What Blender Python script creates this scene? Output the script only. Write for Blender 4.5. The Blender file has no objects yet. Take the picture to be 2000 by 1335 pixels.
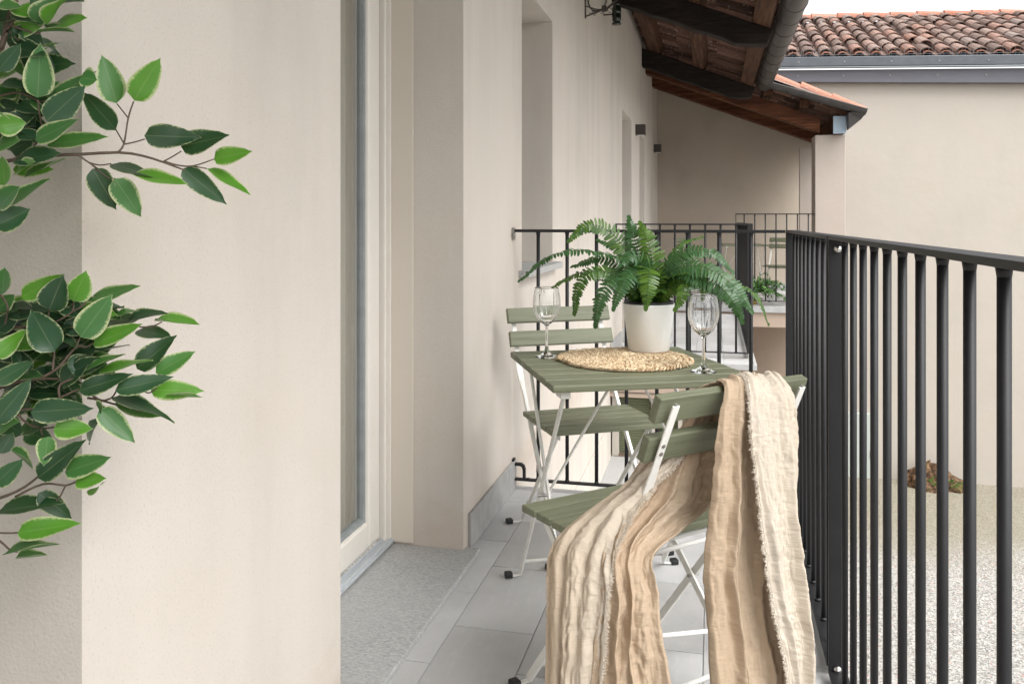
import bpy, math, random
from mathutils import Vector, Matrix, noise
random.seed(11)
R_ = math.radians
V = Vector

# ------------------------------------------------------------------ camera
FPX, XV, YH, CZ = 1660.0, 1393.0, 430.0, 1.10      # focal length and vanishing point in photo pixels
YAW = math.atan((XV - 1000) / FPX)
sc = bpy.context.scene
cd = bpy.data.cameras.new('camera')
cam = bpy.data.objects.new('camera', cd)
sc.collection.objects.link(cam)
cam.location = (0, 0, CZ)
cam.rotation_euler = (R_(90), 0, YAW)
cd.sensor_width = 36
cd.lens = FPX / 2000 * 36
cd.shift_y = -(1335 / 2 - YH) / 2000
cd.clip_start = 0.02
cd.clip_end = 500
sc.camera = cam

# ------------------------------------------------------------------ light
SUN_EL, SUN_AZ = R_(54), R_(126)        # azimuth from +Y towards +X
w = bpy.data.worlds.new('World')
sc.world = w
w.use_nodes = True
nt = w.node_tree
sky = nt.nodes.new('ShaderNodeTexSky')
sky.sky_type = 'NISHITA'
sky.sun_disc = False
sky.sun_elevation = SUN_EL
sky.sun_rotation = SUN_AZ
sky.dust_density = 4.0
sky.air_density = 1.0
hs = nt.nodes.new('ShaderNodeHueSaturation')
hs.inputs['Saturation'].default_value = 0.04
nt.links.new(sky.outputs[0], hs.inputs['Color'])
bg = nt.nodes['Background']
bg.inputs['Strength'].default_value = 0.15
nt.links.new(hs.outputs[0], bg.inputs['Color'])
sl = bpy.data.lights.new('sun', 'SUN')
sl.energy = 0.62
sl.angle = R_(45)
sl.color = (1.0, 0.96, 0.9)
so = bpy.data.objects.new('sun', sl)
sc.collection.objects.link(so)
sd = V((math.sin(SUN_AZ) * math.cos(SUN_EL), math.cos(SUN_AZ) * math.cos(SUN_EL), math.sin(SUN_EL)))
so.rotation_euler = sd.to_track_quat('Z', 'Y').to_euler()
sc.view_settings.view_transform = 'Standard'
sc.view_settings.look = 'None'
sc.view_settings.gamma = 1.0
sc.view_settings.exposure = 1.42
sc.cycles.max_bounces = 10
sc.cycles.transparent_max_bounces = 12

# ------------------------------------------------------------------ helpers
FW = V((-math.sin(YAW), math.cos(YAW), 0)); RT = V((math.cos(YAW), math.sin(YAW), 0)); EYE = V((0, 0, CZ))
def at(x, y, d):
    """a point of the place, measured off the photograph: pixel x, y at depth d metres"""
    return EYE + (FW + RT * ((x - 1000) / FPX) + V((0, 0, (YH - y) / FPX))) * d
def atz(x, y, z):
    return at(x, y, (CZ - z) * FPX / (y - YH))

def lin(c):
    return tuple((v / 12.92 if v <= .04045 else ((v + .055) / 1.055) ** 2.4) for v in c)

class MB:
    def __init__(s):
        s.v = []; s.f = []; s.uv = []; s.att = []
    def add(s, vs, fs, att=None):
        n = len(s.v)
        s.v += [V(p) for p in vs]
        s.att += [att if att is not None else 0.0] * len(vs) if not isinstance(att, list) else att
        s.f += [tuple(i + n for i in f) for f in fs]
        return s
    def box(s, c, d, M=None):
        x, y, z = d[0] / 2, d[1] / 2, d[2] / 2
        p = [V((i * x, j * y, k * z)) for i in (-1, 1) for j in (-1, 1) for k in (-1, 1)]
        if M: p = [M @ q for q in p]
        p = [q + V(c) for q in p]
        return s.add(p, [(0, 1, 3, 2), (4, 6, 7, 5), (0, 4, 5, 1), (2, 3, 7, 6), (0, 2, 6, 4), (1, 5, 7, 3)])
    def bx(s, x0, x1, y0, y1, z0, z1):
        return s.box(((x0 + x1) / 2, (y0 + y1) / 2, (z0 + z1) / 2), (x1 - x0, y1 - y0, z1 - z0))
    def bar(s, p, q, w, t, side):
        """flat bar from p to q, w wide along `side`, t thick"""
        p = V(p); q = V(q); a = (q - p).normalized()
        sd_ = V(side); sd_ = (sd_ - a * sd_.dot(a)).normalized(); n = a.cross(sd_)
        vs = [e + sd_ * (i * w / 2) + n * (j * t / 2) for e in (p, q) for i, j in ((-1, -1), (1, -1), (1, 1), (-1, 1))]
        return s.add(vs, [(3, 2, 1, 0), (4, 5, 6, 7), (0, 1, 5, 4), (1, 2, 6, 5), (2, 3, 7, 6), (3, 0, 4, 7)])
    def pbar(s, pts, w, t, side):
        """flat bar along a polyline; w may be a list"""
        pts = [V(p) for p in pts]; n = len(pts)
        ws = w if isinstance(w, (list, tuple)) else [w] * n
        ts = t if isinstance(t, (list, tuple)) else [t] * n
        vs = []
        for i, p in enumerate(pts):
            a = (pts[min(i + 1, n - 1)] - pts[max(i - 1, 0)]).normalized()
            sd_ = V(side); sd_ = (sd_ - a * sd_.dot(a)).normalized(); nn = a.cross(sd_)
            vs += [p + sd_ * (k * ws[i] / 2) + nn * (j * ts[i] / 2) for k, j in ((-1, -1), (1, -1), (1, 1), (-1, 1))]
        fs = [(3, 2, 1, 0), tuple(4 * (n - 1) + k for k in range(4))]
        for i in range(n - 1):
            for k in range(4):
                a0 = 4 * i + k; b0 = 4 * i + (k + 1) % 4
                fs.append((a0, b0, b0 + 4, a0 + 4))
        return s.add(vs, fs)
    def tube(s, pts, r, n=8, cap=True, att=None):
        pts = [V(p) for p in pts]; m = len(pts)
        rs = r if isinstance(r, (list, tuple)) else [r] * m
        up = V((0.31, 0.17, 0.93)).normalized()
        vs = []
        for i, p in enumerate(pts):
            a = (pts[min(i + 1, m - 1)] - pts[max(i - 1, 0)]).normalized()
            u = (up - a * up.dot(a))
            if u.length < .05: u = V((1, 0, 0)) - a * a.x
            u.normalize(); b = a.cross(u)
            vs += [p + (u * math.cos(2 * math.pi * k / n) + b * math.sin(2 * math.pi * k / n)) * rs[i] for k in range(n)]
        fs = []
        for i in range(m - 1):
            for k in range(n):
                fs.append((i * n + k, i * n + (k + 1) % n, (i + 1) * n + (k + 1) % n, (i + 1) * n + k))
        if cap: fs += [tuple(reversed(range(n))), tuple((m - 1) * n + k for k in range(n))]
        return s.add(vs, fs, att)
    def lathe(s, prof, n=32, c=(0, 0, 0), flute=None):
        vs = []; c = V(c)
        for j, (r, z) in enumerate(prof):
            for k in range(n):
                a = 2 * math.pi * k / n
                rr = r * (flute(a, z) if flute else 1)
                vs.append(c + V((rr * math.cos(a), rr * math.sin(a), z)))
        fs = []
        for j in range(len(prof) - 1):
            for k in range(n):
                fs.append((j * n + k, j * n + (k + 1) % n, (j + 1) * n + (k + 1) % n, (j + 1) * n + k))
        return s.add(vs, fs)
    def build(s, name, m, parent=None, smooth=False, bevel=0, att=None, solid=0, seg=2):
        off = V((0, 0, 0))
        if parent is not None and parent.get('_w'): off = parent.matrix_basis.translation.copy() + (V(parent['_o']) if '_o' in parent else V((0, 0, 0)))
        me = bpy.data.meshes.new(name)
        me.from_pydata([tuple(p - off) for p in s.v], [], s.f)
        me.update()
        if s.uv:
            ul = me.uv_layers.new(name='UVMap')
            for lp in me.loops: ul.data[lp.index].uv = s.uv[lp.vertex_index]
        if att:
            ca = me.attributes.new(att, 'FLOAT', 'POINT')
            ca.data.foreach_set('value', [float(a) for a in s.att])
        if smooth:
            me.polygons.foreach_set('use_smooth', [True] * len(me.polygons))
        me.materials.append(m)
        o = bpy.data.objects.new(name, me)
        sc.collection.objects.link(o)
        if parent is not None: o.parent = parent
        if bevel:
            b = o.modifiers.new('bevel', 'BEVEL'); b.width = bevel; b.segments = seg; b.limit_method = 'ANGLE'; b.angle_limit = R_(40)
            b.harden_normals = False
        if solid:
            b = o.modifiers.new('solid', 'SOLIDIFY'); b.thickness = solid; b.offset = 0
        return o

def tag(o, label=None, cat=None, group=None, kind=None):
    if label: o['label'] = label
    if cat: o['category'] = cat
    if group: o['group'] = group
    if kind: o['kind'] = kind
    return o
def thing(name, label, cat, loc=(0, 0, 0), rz=0, group=None, world=False):
    o = bpy.data.objects.new(name, None); sc.collection.objects.link(o)
    o.empty_display_size = .1
    o.location = loc; o.rotation_euler = (0, 0, rz)
    if world: WORLD.add(o.name); o['_w'] = 1
    return tag(o, label, cat, group)
WORLD = set()
def sub(o, parent):
    """make o a child that keeps world-built coordinates"""
    return o
def copy_tree(o, parent=None, loc=None, rz=None):
    c = o.copy(); sc.collection.objects.link(c); c.parent = parent
    if loc is not None: c.location = loc
    if rz is not None: c.rotation_euler = (0, 0, rz)
    for ch in list(o.children): copy_tree(ch, c)
    return c

# ------------------------------------------------------------------ materials
def N(nt, t, **k):
    n = nt.nodes.new(t)
    for a, b in k.items(): setattr(n, a, b)
    return n
def base(name, rough=.6, spec=.5, metal=0):
    m = bpy.data.materials.new(name); m.use_nodes = True
    t = m.node_tree; b = t.nodes['Principled BSDF']
    b.inputs['Roughness'].default_value = rough
    b.inputs['Specular IOR Level'].default_value = spec
    b.inputs['Metallic'].default_value = metal
    return m, t, b
def coords(t, scale=(1, 1, 1), kind='Object'):
    tc = N(t, 'ShaderNodeTexCoord'); mp = N(t, 'ShaderNodeMapping')
    mp.inputs['Scale'].default_value = scale
    t.links.new(tc.outputs[kind], mp.inputs['Vector'])
    return mp.outputs[0]
def noise_n(t, vec, scale, detail=4, rough=.55):
    n = N(t, 'ShaderNodeTexNoise'); n.inputs['Scale'].default_value = scale
    n.inputs['Detail'].default_value = detail; n.inputs['Roughness'].default_value = rough
    if vec is not None: t.links.new(vec, n.inputs['Vector'])
    return n.outputs['Fac']
def ramp(t, fac, stops):
    r = N(t, 'ShaderNodeValToRGB'); el = r.color_ramp.elements
    while len(el) < len(stops): el.new(.5)
    for e, (p, c) in zip(el, stops):
        e.position = p; e.color = (*c, 1) if len(c) == 3 else c
    t.links.new(fac, r.inputs[0]); return r.outputs[0]
def mixc(t, fac, a, b, mode='MIX'):
    m = N(t, 'ShaderNodeMix', data_type='RGBA', blend_type=mode)
    for sock, val in ((m.inputs[0], fac), (m.inputs[6], a), (m.inputs[7], b)):
        if isinstance(val, bpy.types.NodeSocket): t.links.new(val, sock)
        elif isinstance(val, (int, float)): sock.default_value = val
        else: sock.default_value = (*val, 1)
    return m.outputs[2]
def math_n(t, op, a, b=0.0, c=None):
    m = N(t, 'ShaderNodeMath', operation=op)
    for sock, val in zip(m.inputs, (a, b) if c is None else (a, b, c)):
        if isinstance(val, bpy.types.NodeSocket): t.links.new(val, sock)
        else: sock.default_value = val
    return m.outputs[0]
def bump(t, b, h, strength=.3, dist=.002):
    n = N(t, 'ShaderNodeBump'); n.inputs['Strength'].default_value = strength; n.inputs['Distance'].default_value = dist
    t.links.new(h, n.inputs['Height'])
    if b.inputs['Normal'].links: t.links.new(b.inputs['Normal'].links[0].from_socket, n.inputs['Normal'])
    t.links.new(n.outputs[0], b.inputs['Normal'])
def sc3(c, k): return tuple(x * k for x in c)

def plaster(name, col, grain=1.0, stain=.10, streak=.5):
    m, t, b = base(name, .92, .2)
    v = coords(t)
    big = noise_n(t, v, 1.1, 5, .6)
    st = noise_n(t, coords(t, (3.5, 3.5, .45)), 1.0, 4, .6)
    f = math_n(t, 'ADD', math_n(t, 'MULTIPLY', big, 1 - streak), math_n(t, 'MULTIPLY', st, streak))
    c = ramp(t, f, [(.32, sc3(col, 1 - stain)), (.52, col), (.72, sc3(col, 1 + stain * .45))])
    warm = noise_n(t, v, 2.3, 3, .5)
    c = mixc(t, ramp(t, warm, [(.5, (0, 0, 0)), (.75, (.22, .22, .22))]), c, (col[0] * 1.0, col[1] * .935, col[2] * .82))
    fine = noise_n(t, v, 210, 3, .7)
    c = mixc(t, ramp(t, fine, [(.34, (.42, .42, .42)), (.43, (0, 0, 0))]), c, sc3(col, .70))
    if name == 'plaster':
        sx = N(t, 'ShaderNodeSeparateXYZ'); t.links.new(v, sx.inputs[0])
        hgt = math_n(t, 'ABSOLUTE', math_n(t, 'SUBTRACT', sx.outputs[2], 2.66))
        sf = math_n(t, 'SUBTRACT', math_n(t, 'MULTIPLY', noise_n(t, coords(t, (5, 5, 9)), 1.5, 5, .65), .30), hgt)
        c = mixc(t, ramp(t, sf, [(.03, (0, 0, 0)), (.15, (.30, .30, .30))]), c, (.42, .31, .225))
    t.links.new(c, b.inputs['Base Color'])
    bump(t, b, noise_n(t, v, 190, 4, .6), .5 * grain, .0022)
    bump(t, b, noise_n(t, v, 9, 3, .5), .25, .012)
    return m
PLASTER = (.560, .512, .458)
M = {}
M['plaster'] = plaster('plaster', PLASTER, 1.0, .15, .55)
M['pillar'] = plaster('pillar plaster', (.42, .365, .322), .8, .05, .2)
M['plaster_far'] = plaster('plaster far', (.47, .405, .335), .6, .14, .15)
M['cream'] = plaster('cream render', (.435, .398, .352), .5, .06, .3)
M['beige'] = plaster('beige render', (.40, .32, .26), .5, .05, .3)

def painted(name, col, rough=.45, spec=.4, grain=None, var=.12, metal=0):
    m, t, b = base(name, rough, spec, metal)
    v = coords(t, grain or (6, 6, 6))
    n = noise_n(t, v, 3.0, 5, .65)
    c = ramp(t, n, [(.3, sc3(col, 1 - var)), (.7, sc3(col, 1 + var))])
    t.links.new(c, b.inputs['Base Color'])
    return m, t, b
# green stained wood
def wood_green():
    m, t, b = base('green stained wood', .48, .35)
    v = coords(t, (2.0, 34, 34))
    n = noise_n(t, v, 2.0, 6, .7)
    c = ramp(t, n, [(.28, (.115, .123, .078)), (.5, (.168, .178, .117)), (.75, (.205, .215, .148))])
    kn = noise_n(t, coords(t, (4, 14, 14)), 1.4, 2, .5)
    c = mixc(t, ramp(t, kn, [(.62, (0, 0, 0)), (.8, (.45, .45, .45))]), c, (.13, .14, .085))
    ri = N(t, 'ShaderNodeNewGeometry')
    c = mixc(t, 1.0, c, ramp(t, ri.outputs['Random Per Island'], [(0, (.86, .88, .84)), (1, (1.1, 1.08, 1.06))]), 'MULTIPLY')
    t.links.new(c, b.inputs['Base Color'])
    bump(t, b, n, .25, .0012)
    return m
M['green'] = wood_green()
m, t, b = painted('white powder coat', (.78, .77, .73), .38, .45, None, .03); M['white'] = m
m, t, b = painted('dark powder coat', (.011, .011, .0125), .5, .35, None, .2)
bump(t, b, noise_n(t, coords(t), 900, 2, .5), .35, .0006); M['black'] = m
m, t, b = painted('black plastic', (.012, .012, .013), .5, .4); M['plastic'] = m
m, t, b = painted('bolt steel', (.62, .61, .58), .28, .5, None, .1, 1.0); M['steel'] = m
m, t, b = painted('zinc bolt', (.30, .29, .27), .4, .5, None, .2, .8); M['zinc'] = m
m, t, b = painted('window frame', (.72, .68, .62), .35, .45, None, .02); M['frame'] = m
m, t, b = painted('beige trim panel', (.60, .54, .465), .55, .3, (1, 1, .3), .03); M['trim'] = m
m, t, b = painted('gasket', (.27, .29, .29), .6, .3); M['gasket'] = m
m, t, b = painted('aluminium', (.52, .55, .58), .38, .5, (8, .5, 8), .12, .35); M['alu'] = m
m, t, b = painted('pot white', (.84, .85, .83), .5, .35, (2, 2, 2), .03)
M['pot'] = m
m, t, b = painted('pale blue tin', (.37, .47, .56), .5, .4, (4, 4, 4), .06); M['blue'] = m
m, t, b = painted('lamp bronze', (.055, .046, .042), .5, .4); M['bronze'] = m
m, t, b = painted('pale diffuser', (.6, .6, .58), .5, .4); M['diffuser'] = m
m, t, b = painted('gold pot', (.42, .30, .08), .32, .5, None, .1, .6); M['gold'] = m
m, t, b = painted('dark green shutters', (.16, .175, .105), .6, .3, (1, 1, 60), .12); M['shutter'] = m
m, t, b = painted('shutter edge green', (.035, .07, .035), .6, .3); M['shutteredge'] = m
m, t, b = painted('twig brown', (.115, .085, .062), .75, .25, (30, 30, 30), .2); M['twig'] = m
m, t, b = painted('soil', (.03, .022, .016), .95, .1, (40, 40, 40), .4); M['soil'] = m
m, t, b = painted('cabinet', (.42, .46, .43), .5, .3, None, .04); M['cabinet'] = m
m, t, b = painted('porcelain green black', (.010, .016, .012), .15, .6); M['insul'] = m
m, t, b = painted('rusty wire', (.06, .05, .042), .7, .3); M['wire'] = m
m, t, b = painted('gutter metal', (.062, .057, .055), .42, .5, (3, 3, 3), .22, .3)
M['gutter'] = m
m, t, b = painted('fascia metal', (.125, .125, .145), .42, .5, (1, 3, 3), .08, .1); M['fascia'] = m
m, t, b = painted('gutter band metal', (.085, .095, .108), .4, .5, (2, 3, 3), .15, .2); M['band'] = m
m, t, b = painted('band lip', (.17, .19, .205), .35, .5, (2, 3, 3), .1, .3); M['lip'] = m

def wood_old(name, dark, mid, light, sc_=(22, 1.2, 22)):
    m, t, b = base(name, .8, .2)
    n = noise_n(t, coords(t, sc_), 1.5, 6, .7)
    c = ramp(t, n, [(.3, dark), (.52, mid), (.75, light)])
    t.links.new(c, b.inputs['Base Color'])
    bump(t, b, n, .6, .008); return m
M['purlin'] = wood_old('old purlin wood', (.030, .014, .008), (.080, .038, .021), (.16, .085, .05))
M['rafter'] = wood_old('blackened rafter wood', (.006, .005, .004), (.016, .012, .010), (.035, .025, .018), (3, 20, 20))
M['beam'] = wood_old('reddish stained beam', (.03, .010, .005), (.085, .030, .013), (.19, .08, .038), (1.5, 20, 20))

def terracotta(name, stops, spots=.5):
    m, t, b = base(name, .85, .25)
    g = N(t, 'ShaderNodeNewGeometry')
    v = coords(t)
    c = ramp(t, g.outputs['Random Per Island'], stops)
    d = noise_n(t, v, 9, 6, .7)
    c = mixc(t, ramp(t, d, [(.45, (0, 0, 0)), (.7, (spots, spots, spots))]), c, (.10, .085, .075))
    l = noise_n(t, v, 38, 3, .6)
    c = mixc(t, ramp(t, l, [(.62, (0, 0, 0)), (.70, (.55, .55, .55))]), c, (.46, .44, .40))
    t.links.new(c, b.inputs['Base Color'])
    bump(t, b, noise_n(t, v, 60, 4, .6), .5, .006); return m
M['tiles'] = terracotta('weathered roof tiles', [(0, (.14, .095, .08)), (.3, (.21, .145, .122)), (.6, (.285, .205, .175)), (.85, (.30, .165, .125)), (1, (.25, .205, .185))])
M['tiles_new'] = terracotta('orange roof tiles', [(0, (.36, .15, .10)), (1, (.43, .22, .16))], .4)
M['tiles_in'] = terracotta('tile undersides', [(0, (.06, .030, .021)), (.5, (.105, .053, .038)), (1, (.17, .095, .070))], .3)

def floor_tile():
    m, t, b = base('grey floor tile', .55, .35)
    g = N(t, 'ShaderNodeNewGeometry')
    v = coords(t)
    n = noise_n(t, v, 5, 6, .6)
    c = ramp(t, n, [(.3, (.39, .388, .385)), (.5, (.44, .438, .435)), (.72, (.49, .487, .483))])
    s = noise_n(t, coords(t, (14, 3, 14)), 3, 5, .75)
    c = mixc(t, ramp(t, s, [(.52, (0, 0, 0)), (.7, (.5, .5, .5))]), c, (.52, .52, .515))
    c = mixc(t, 1.0, c, ramp(t, g.outputs['Random Per Island'], [(0, (.88, .87, .86)), (1, (1.08, 1.08, 1.09))]), 'MULTIPLY')
    c = mixc(t, ramp(t, noise_n(t, v, 1.3, 3, .5), [(.5, (0, 0, 0)), (.75, (.3, .3, .3))]), c, (.35, .33, .31))
    t.links.new(c, b.inputs['Base Color'])
    t.links.new(ramp(t, n, [(.3, (.5, .5, .5)), (.7, (.68, .68, .68))]), b.inputs['Roughness'])
    bump(t, b, noise_n(t, v, 60, 4, .6), .15, .002); return m
M['tile'] = floor_tile()
m, t, b = painted('grey skirting tile', (.33, .325, .315), .6, .3, (5, 5, 5), .12); M['skirt'] = m
m, t, b = painted('grout', (.38, .38, .38), .85, .2); M['grout'] = m
def granite():
    m, t, b = base('flecked stone slab', .7, .3)
    v = coords(t, (1, 1, 1))
    mp = N(t, 'ShaderNodeMapping'); mp.inputs['Rotation'].default_value = (0, 0, .5); mp.inputs['Scale'].default_value = (1, 3.0, 1)
    t.links.new(v, mp.inputs[0])
    n1 = noise_n(t, mp.outputs[0], 95, 4, .75)
    c = ramp(t, n1, [(.34, (.24, .24, .235)), (.48, (.38, .38, .37)), (.62, (.47, .465, .45)), (.72, (.62, .62, .60))])
    n2 = noise_n(t, v, 4.5, 4, .6)
    c = mixc(t, ramp(t, n2, [(.4, (0, 0, 0)), (.7, (.35, .35, .35))]), c, (.42, .42, .41))
    n3 = noise_n(t, mp.outputs[0], 240, 2, .6)
    c = mixc(t, ramp(t, n3, [(.33, (.7, .7, .7)), (.40, (0, 0, 0))]), c, (.13, .13, .13))
    t.links.new(c, b.inputs['Base Color'])
    bump(t, b, n1, .3, .0015); return m
M['granite'] = granite()
def gravel():
    m, t, b = base('gravel', .9, .2)
    v = coords(t)
    vo = N(t, 'ShaderNodeTexVoronoi'); vo.inputs['Scale'].default_value = 72; t.links.new(v, vo.inputs['Vector'])
    sep = N(t, 'ShaderNodeSeparateColor'); t.links.new(vo.outputs['Color'], sep.inputs[0])
    c = ramp(t, sep.outputs[0], [(0, (.17, .165, .15)), (.35, (.29, .28, .26)), (.7, (.38, .37, .35)), (.93, (.48, .47, .45)), (.98, (.50, .45, .40)), (1, (.40, .16, .1))])
    n = noise_n(t, v, .55, 5, .6)
    sx = N(t, 'ShaderNodeSeparateXYZ'); t.links.new(v, sx.inputs[0])
    band = math_n(t, 'MULTIPLY', math_n(t, 'SUBTRACT', sx.outputs[1], 9.2), .28)
    f = math_n(t, 'ADD', math_n(t, 'MULTIPLY', n, .9), band)
    c = mixc(t, ramp(t, f, [(.55, (0, 0, 0)), (1.0, (.62, .62, .62))]), c, (.20, .175, .11))
    t.links.new(c, b.inputs['Base Color'])
    bump(t, b, vo.outputs['Distance'], .5, .012); return m
M['gravel'] = gravel()

def leafmat(name, edge_col, mids, rough=.38, trans=.25, border=(.62, .84)):
    """edge = 0 at the midrib, 1 at the margin; tone picks the leaf colour"""
    m, t, b = base(name, rough, .45)
    e = N(t, 'ShaderNodeAttribute', attribute_name='edge').outputs['Fac']
    g = N(t, 'ShaderNodeNewGeometry')
    tone = math_n(t, 'FLOOR', e); fr = math_n(t, 'SUBTRACT', e, tone)
    tn = math_n(t, 'MULTIPLY', tone, 1 / 10.0)
    c = ramp(t, tn, mids)
    v = coords(t)
    c = mixc(t, ramp(t, noise_n(t, v, 45, 4, .6), [(.4, (0, 0, 0)), (.7, (.35, .35, .35))]), c, mixc(t, .5, c, (.05, .10, .03)))
    if edge_col:
        ns = noise_n(t, v, 330, 3, .6)
        fr2 = math_n(t, 'SUBTRACT', fr, math_n(t, 'MULTIPLY', math_n(t, 'LESS_THAN', tone, 2.5), .10))
        q = math_n(t, 'ADD', fr2, math_n(t, 'MULTIPLY', math_n(t, 'SUBTRACT', ns, .5), .45))
        c = mixc(t, ramp(t, q, [(border[0], (0, 0, 0)), (border[1], (.9, .9, .9))]), c, edge_col)
        # pale midrib
        c = mixc(t, ramp(t, fr, [(.0, (.42, .42, .42)), (.05, (0, 0, 0))]), c, mixc(t, .5, c, edge_col))
    t.links.new(c, b.inputs['Base Color'])
    tr = N(t, 'ShaderNodeBsdfTranslucent'); t.links.new(mixc(t, .5, c, (.20, .38, .06)), tr.inputs[0])
    mx = N(t, 'ShaderNodeMixShader'); mx.inputs[0].default_value = trans
    out = t.nodes['Material Output']
    t.links.new(b.outputs[0], mx.inputs[1]); t.links.new(tr.outputs[0], mx.inputs[2]); t.links.new(mx.outputs[0], out.inputs[0])
    return m
M['ficus'] = leafmat('variegated ficus leaf', (.50, .54, .29), [(.0, (.013, .048, .020)), (.15, (.030, .090, .040)), (.45, (.055, .175, .040)), (.85, (.095, .28, .022)), (1, (.115, .31, .028))], .36, .18, (.74, .90))
M['fern'] = leafmat('fern leaf', None, [(.0, (.026, .078, .022)), (.2, (.042, .115, .036)), (.45, (.036, .095, .014)), (.6, (.075, .155, .016)), (1, (.10, .19, .022))], .40, .16)
M['bamboo'] = leafmat('small leaf', None, [(.0, (.03, .09, .03)), (1, (.12, .26, .05))], .45, .25)

def glassmat():
    m, t, b = base('drinking glass', .0, .5)
    b.inputs['Base Color'].default_value = (.97, .98, .98, 1)
    b.inputs['Transmission Weight'].default_value = 1.0
    b.inputs['IOR'].default_value = 1.45
    return m
M['glass'] = glassmat()
def panemat():
    m, t, b = base('window pane', .02, .5)
    b.inputs['Base Color'].default_value = (.80, .86, .84, 1)
    b.inputs['Transmission Weight'].default_value = 1.0
    b.inputs['IOR'].default_value = 1.02
    gl = N(t, 'ShaderNodeBsdfGlossy'); gl.inputs['Roughness'].default_value = .03
    lw = N(t, 'ShaderNodeLayerWeight'); lw.inputs['Blend'].default_value = .5
    fac = math_n(t, 'ADD', math_n(t, 'MULTIPLY', math_n(t, 'POWER', lw.outputs['Facing'], 3.0), .75), .30)
    tp = N(t, 'ShaderNodeBsdfTransparent'); tp.inputs[0].default_value = (.97, .985, .975, 1)
    mx = N(t, 'ShaderNodeMixShader')
    t.links.new(fac, mx.inputs[0]); t.links.new(tp.outputs[0], mx.inputs[1]); t.links.new(gl.outputs[0], mx.inputs[2])
    t.links.new(mx.outputs[0], t.nodes['Material Output'].inputs[0])
    return m
M['pane'] = panemat()
def curtain():
    m, t, b = base('curtain', .9, .1)
    c = ramp(t, noise_n(t, coords(t, (1, 22, .02)), 1.0, 2, .5), [(.35, (.62, .62, .54)), (.55, (.82, .81, .74)), (.72, (.80, .60, .46))])
    t.links.new(c, b.inputs['Base Color']); return m
M['curtain'] = curtain()

def clothmat():
    m, t, b = base('crinkled gauze', .95, .1)
    tn = N(t, 'ShaderNodeAttribute', attribute_name='tone').outputs['Fac']
    uv = N(t, 'ShaderNodeTexCoord').outputs['UV']
    def mp(s):
        k = N(t, 'ShaderNodeMapping'); k.inputs['Scale'].default_value = s; t.links.new(uv, k.inputs[0]); return k.outputs[0]
    c = ramp(t, tn, [(0, (.50, .375, .262)), (.5, (.58, .475, .360)), (1, (.66, .60, .515))])
    n1 = noise_n(t, mp((60, 5, 1)), 1.6, 5, .65)
    c = mixc(t, ramp(t, n1, [(.35, (.16, .16, .16)), (.6, (0, 0, 0))]), c, mixc(t, .5, c, (.45, .34, .23)))
    t.links.new(c, b.inputs['Base Color'])
    cr = noise_n(t, mp((42, 110, 1)), 1.3, 4, .6)       # small cross crinkles
    cr2 = noise_n(t, mp((120, 26, 1)), 1.2, 4, .6)     # lengthwise crinkles
    bump(t, b, cr, .6, .005)
    bump(t, b, cr2, .5, .003)
    bump(t, b, noise_n(t, mp((900, 900, 1)), 1, 1, .5), .25, .001)
    tr = N(t, 'ShaderNodeBsdfTranslucent'); t.links.new(c, tr.inputs[0])
    mx = N(t, 'ShaderNodeMixShader'); mx.inputs[0].default_value = .16
    t.links.new(b.outputs[0], mx.inputs[1]); t.links.new(tr.outputs[0], mx.inputs[2]); t.links.new(mx.outputs[0], t.nodes['Material Output'].inputs[0])
    return m
M['cloth'] = clothmat()
def strawmat():
    m, t, b = base('woven water hyacinth', .75, .3)
    g = N(t, 'ShaderNodeNewGeometry')
    v = coords(t)
    c = ramp(t, g.outputs['Random Per Island'], [(0, (.46, .32, .185)), (.4, (.66, .50, .32)), (1, (.80, .67, .47))])
    c = mixc(t, ramp(t, noise_n(t, v, 120, 4, .7), [(.38, (.75, .75, .75)), (.5, (0, 0, 0))]), c, (.26, .15, .07))
    t.links.new(c, b.inputs['Base Color'])
    bump(t, b, noise_n(t, v, 300, 3, .6), .5, .001); return m
M['straw'] = strawmat()
def barkmat():
    m, t, b = base('old stump bark', .9, .2)
    v = coords(t)
    n = noise_n(t, v, 14, 6, .7)
    c = ramp(t, n, [(.35, (.02, .012, .008)), (.5, (.10, .06, .035)), (.65, (.26, .16, .09))])
    c = mixc(t, ramp(t, noise_n(t, v, 5, 3, .5), [(.60, (0, 0, 0)), (.70, (.6, .6, .6))]), c, (.07, .10, .02))
    t.links.new(c, b.inputs['Base Color']); bump(t, b, n, 1, .03); return m
M['bark'] = barkmat()

def structure(o):
    o['kind'] = 'structure'; return o
exec_parts = True
# ================================================================== THE PLACE
WX = -.80          # face of the house wall
GZ = -2.60         # courtyard level
# ---- courtyard
g = MB(); nx = 60
for i in range(nx + 1):
    for j in range(nx + 1):
        x = -60 + 120 * i / nx; y = -60 + 120 * j / nx
        g.v.append(V((x, y, GZ))); g.att.append(0)
for i in range(nx):
    for j in range(nx):
        a0 = i * (nx + 1) + j; g.f.append((a0, a0 + nx + 1, a0 + nx + 2, a0 + 1))
structure(g.build('ground', M['gravel']))

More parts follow.
